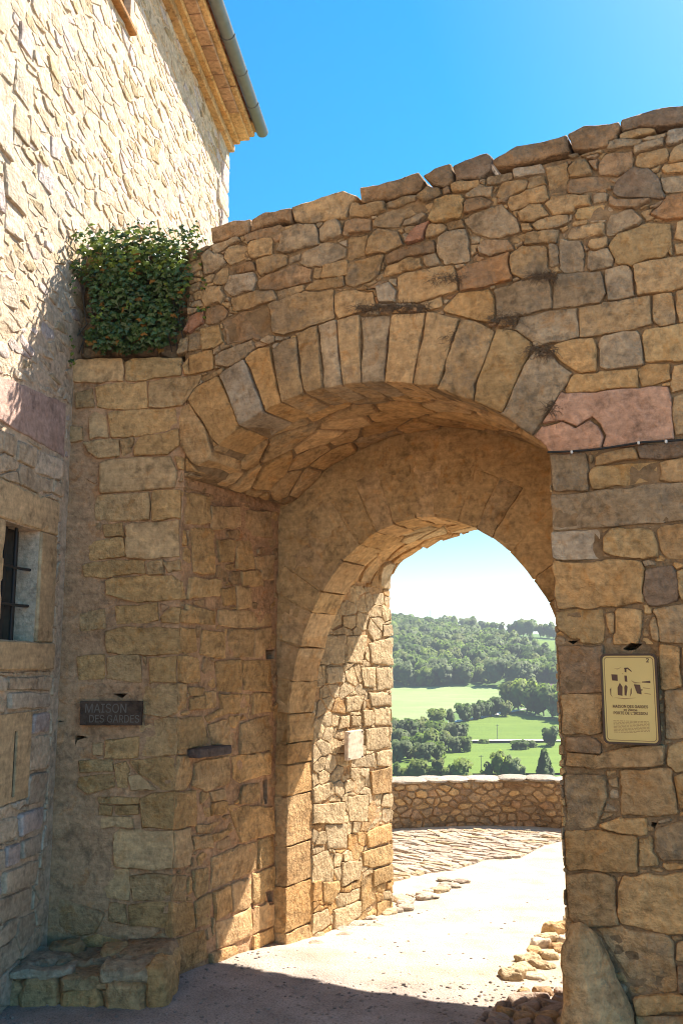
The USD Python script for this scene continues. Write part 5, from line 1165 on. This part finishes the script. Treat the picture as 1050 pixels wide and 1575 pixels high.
LONE = [('round_tree', 'deep', 846, 1150, 33, 'dark round tree standing alone on the lower lane near the pier', .95), ('conifer', 'deep', 838, 1200, 44, 'dark slim conifer rising just behind the parapet at right', 1.25), ('round_tree', 'olive', 777, 1104, 26, 'pale round tree at the right end of the dark hedge', .9),
        ('bush', 'deep', 797, 1155, 18, 'dark bush on the lower lane, left of the lone round tree', 1.35), ('bush', 'mid', 815, 1152, 14, 'small green bush touching the right end of the dark lane bush', 1.2), ('bush', 'mid', 744, 1146, 9, 'small low bush at the left end of the lower lane', 1.6), ('spreading_tree', 'light', 673, 1120, 30, 'light green domed tree at the edge of the pale field', 1.1),
        ('round_tree', 'deep', 693, 1116, 26, 'dark tree between the light domed tree and the hedge', .8), ('round_tree', 'light', 660, 1160, 40, 'bright rounded tree in the middle of the scrub at left', .85), ('tall_tree', 'deep', 638, 1020 + 35, 26, 'dark teal tree against the wood edge above the pale field', 1.2)]
for kd, tn, px, py, hp, lab, wk in LONE: tree(kd, tn, px, py, hp, lab, wk=wk)
ORD = 'leftmost second third fourth fifth sixth seventh eighth ninth tenth eleventh twelfth thirteenth fourteenth fifteenth sixteenth seventeenth eighteenth nineteenth twentieth twenty-first twenty-second twenty-third twenty-fourth twenty-fifth twenty-sixth twenty-seventh twenty-eighth twenty-ninth thirtieth'.split()
TW = {'deep': 'dark green', 'mid': 'mid green', 'light': 'light green', 'olive': 'olive green', 'grey': 'grey green'}
KW = {'round_tree': 'round', 'spreading_tree': 'spreading', 'tall_tree': 'upright', 'bush': 'low bushy', 'conifer': 'conical'}
def rowof(spots, place, group):
    for i, (kd, tn, px, py, hp, wk) in enumerate(sorted(spots, key=lambda a: a[2])):
        o = ORD[i] + ('' if i == 0 else ' from the left')
        tree(kd, tn, px, py, hp, f'{TW[tn]} {KW[kd]} tree, {o} {place}', group, wk=wk)
rowof([('round_tree' if i % 2 else 'spreading_tree', 'deep', 712 + i * 8.5, 1112 - i * 1.6, 30 - (i % 3) * 2, .8) for i in range(7)], 'in the hedge between pale field and lane', 'dark hedge trees')
rowof([('spreading_tree', ('mid', 'olive', 'light', 'mid', 'deep', 'mid', 'olive')[i % 7], 784 + i * 13, 1092 + 2.5 * i, 40 + (i % 3) * 6, .85) for i in range(9)], 'in the thicket below the farmhouse', 'thicket trees')
rowof([('spreading_tree' if i % 3 else 'round_tree', ('mid', 'grey', 'deep', 'olive', 'grey', 'mid')[i % 6], 600 + (i % 9) * 14 + R.uniform(-5, 5), 1140 + (i // 9) * 16 + R.uniform(-4, 4), R.uniform(22, 36), 1.0) for i in range(24)], 'in the scrub below the pale field', 'scrub trees')
rowof([('tall_tree' if i % 2 else 'bush', ('light', 'mid', 'light', 'olive')[i % 4], 596 + i * 11 + R.uniform(-4, 4), 1199, R.uniform(16, 34), 1.0) for i in range(12)], 'of the saplings over the parapet', 'saplings over the parapet')
rowof([('round_tree', ('grey', 'light', 'mid', 'grey')[i % 4], (752, 766, 776, 790, 803, 742)[i], 1199, (26, 44, 34, 36, 22, 14)[i], .8) for i in range(6)], 'in the clump over the parapet middle', 'pale clump trees')
rowof([('round_tree' if i % 2 else 'spreading_tree', ('olive', 'mid', 'grey', 'light', 'mid')[i % 5], 600 + i * 11.5 + R.uniform(-3, 3), float(np.interp(600 + i * 11.5, [600, 690, 720, 790, 870], [962, 966, 972, 978, 984])), R.uniform(17, 30), .8) for i in range(30)], 'along the hill crest', 'crest trees')
rowof([('round_tree', ('deep', 'mid', 'deep')[i], (816, 822, 838)[i], (992, 1000, 1008)[i], (15, 18, 20)[i], .9) for i in range(3)], 'in the high green hill field', 'field trees on the far hill')
# the wood on the hillside: one mass
rg = np.random.default_rng(77); pts = []
upf = Polygon([(700, 974), (740, 976), (790, 982), (860, 985), (1500, 990), (1500, 1020), (860, 1014), (825, 1003), (780, 995), (740, 989)])
while len(pts) < 5200:
    D = math.sqrt(rg.uniform(505 ** 2, 800 ** 2)); a = math.radians(rg.uniform(-32, 48)); x, y = D * math.sin(a), D * math.cos(a); p = proj(np.array([x, y, float(hz(x, y))]))
    if upf.contains(Point(*p)) or (p[1] > 1056) or (p[0] > 735 and Polygon([(735, 974), (1500, 980), (1500, 1034), (860, 1030), (800, 1010)]).contains(Point(*p))): continue
    pts.append((x, y, float(hz(x, y)) - .3, rg.uniform(7, 13)))
for k in range(900):                          # scrub far outside the view on both flanks of the meadows
    D = rg.uniform(240, 500); a = math.radians(rg.choice([rg.uniform(-40, -3), rg.uniform(19, 50)])); x, y = D * math.sin(a), D * math.cos(a); pts.append((x, y, float(hz(x, y)) - .3, rg.uniform(4, 10)))
inst = UsdGeom.PointInstancer.Define(stage, '/World/woodland')
setcd(inst.GetPrim(), 'mixed green wood covering the far hillside', 'woodland', None, 'stuff')
protos = []
for i, (kd, tn) in enumerate((('spreading_tree', 'deep'), ('spreading_tree', 'mid'), ('round_tree', 'olive'), ('round_tree', 'light'), ('round_tree', 'mid'), ('tall_tree', 'grey'), ('spreading_tree', 'grey'))):
    p = f'/World/woodland/tree_kind_{i:03d}'; crown_mesh(p, geo[kd], 'foliage_' + tn, KINDS[kd].get('zc', .4)); protos.append(p)
inst.CreatePrototypesRel().SetTargets([Sdf.Path(p) for p in protos])
q = np.array(pts); N = len(q); wn = nz(np.c_[q[:, :2] / 60, np.zeros(N)], 3)
idx = np.clip((.5 + (wn - .5) * 1.2 + rg.normal(0, .32, N)) * 7, 0, 6.99).astype(int)
inst.CreateProtoIndicesAttr(Vt.IntArray.FromNumpy(idx.astype(np.int32)))
inst.CreatePositionsAttr(Vt.Vec3fArray.FromNumpy(q[:, :3].astype(np.float32)))
inst.CreateScalesAttr(Vt.Vec3fArray.FromNumpy((q[:, 3:4] * rg.uniform(.85, 1.15, (N, 3))).astype(np.float32)))
inst.CreateOrientationsAttr(Vt.QuathArray([Gf.Quath(math.cos(t / 2), 0, 0, math.sin(t / 2)) for t in rg.uniform(0, 6.28, N)]))
# farmhouse, crest house with mast, poles
def farm(name, label, px, py, wpx, hpx, roofm, rot):
    b = hit(px, py); d = math.hypot(b[0], b[1]); W, H_ = wpx / FPX * d, hpx / FPX * d; z0 = float(hz(b[0], b[1])) - .5
    t = thing(name, label, 'house', (b[0], b[1], z0), rot)
    put(t, 'wall', bx(W, W * .5, H_ * .6, (0, 0, H_ * .3)), 'house_wall')
    rp_ = Polygon([(-W * .28, H_ * .58), (W * .28, H_ * .58), (0, H_)]); v, f = arr(m3.Manifold.extrude(m3.CrossSection([np.array(rp_.exterior.coords)[:-1]]), W * 1.06)); v = np.c_[v[:, 2] - W * .53, v[:, 0], v[:, 1]]
    put(t, 'roof', (v, f), roofm, smooth=False)
    for k in range(3):
        put(t, 'window', bx(W * .07, .1, H_ * .2, ((k - 1) * W * .28, -W * .25 - .03, H_ * .33)), 'shutter')
    put(t, 'chimney', bx(W * .06, W * .06, H_ * .3, (W * .3, 0, H_ * .95)), 'house_wall')
    return t
farm('farmhouse', 'farmhouse with pinkish tiled roof among trees at the right of the valley', 850, 1076, 34, 24, 'house_roof', -12)
farm('hill_house', 'grey roofed house on the hill crest at left', 620, 963, 20, 17, 'slate_roof', 10)
def mast(name, label, cat, px, py, hpx, rad_):
    b = hit(px, py); d = math.hypot(b[0], b[1]); t = thing(name, label, cat, (b[0], b[1], float(hz(b[0], b[1])))); H_ = hpx / FPX * d
    put(t, 'pole', tube([(0, 0, -.5), (0, 0, H_ * .5), (0, 0, H_)], [rad_, rad_ * .9, rad_ * .7], 6), 'pole_wood', smooth=True)
    put(t, 'crossarm', bx(1.2, .12, .12, (0, 0, H_ * .95)), 'pole_wood')
mast('church_mast', 'thin mast rising over the crest trees at left', 'mast', 661, 965, 34, .45)
mast('power_pole', 'wooden power pole in the meadow above the lower lane', 'pole', 765, 1141, 25, .12)
mast('power_pole', 'wooden power pole in the meadow left of the pale clump', 'pole', 740, 1194, 30, .10)
mast('power_pole', 'wooden power pole in the high field close to the pier', 'pole', 854, 1008, 20, .2)
# ------------------------------------------------------------------ haze over the valley
mat(stage, '/World/Looks/haze', {'v': ('principled_volume', {'color': (.93, .96, 1.0), 'density': .00018, 'anisotropy': .2})}, volume='v.volume')
zmin, zmax = float(V[:, 2].min()) if False else -60.0, 140.0
put('/World', 'haze', bx(10400, 10400, zmax - zmin, (0, 0, (zmax + zmin) / 2)), 'haze', smooth=False, kind='stuff', label='thin blue haze in the valley air')
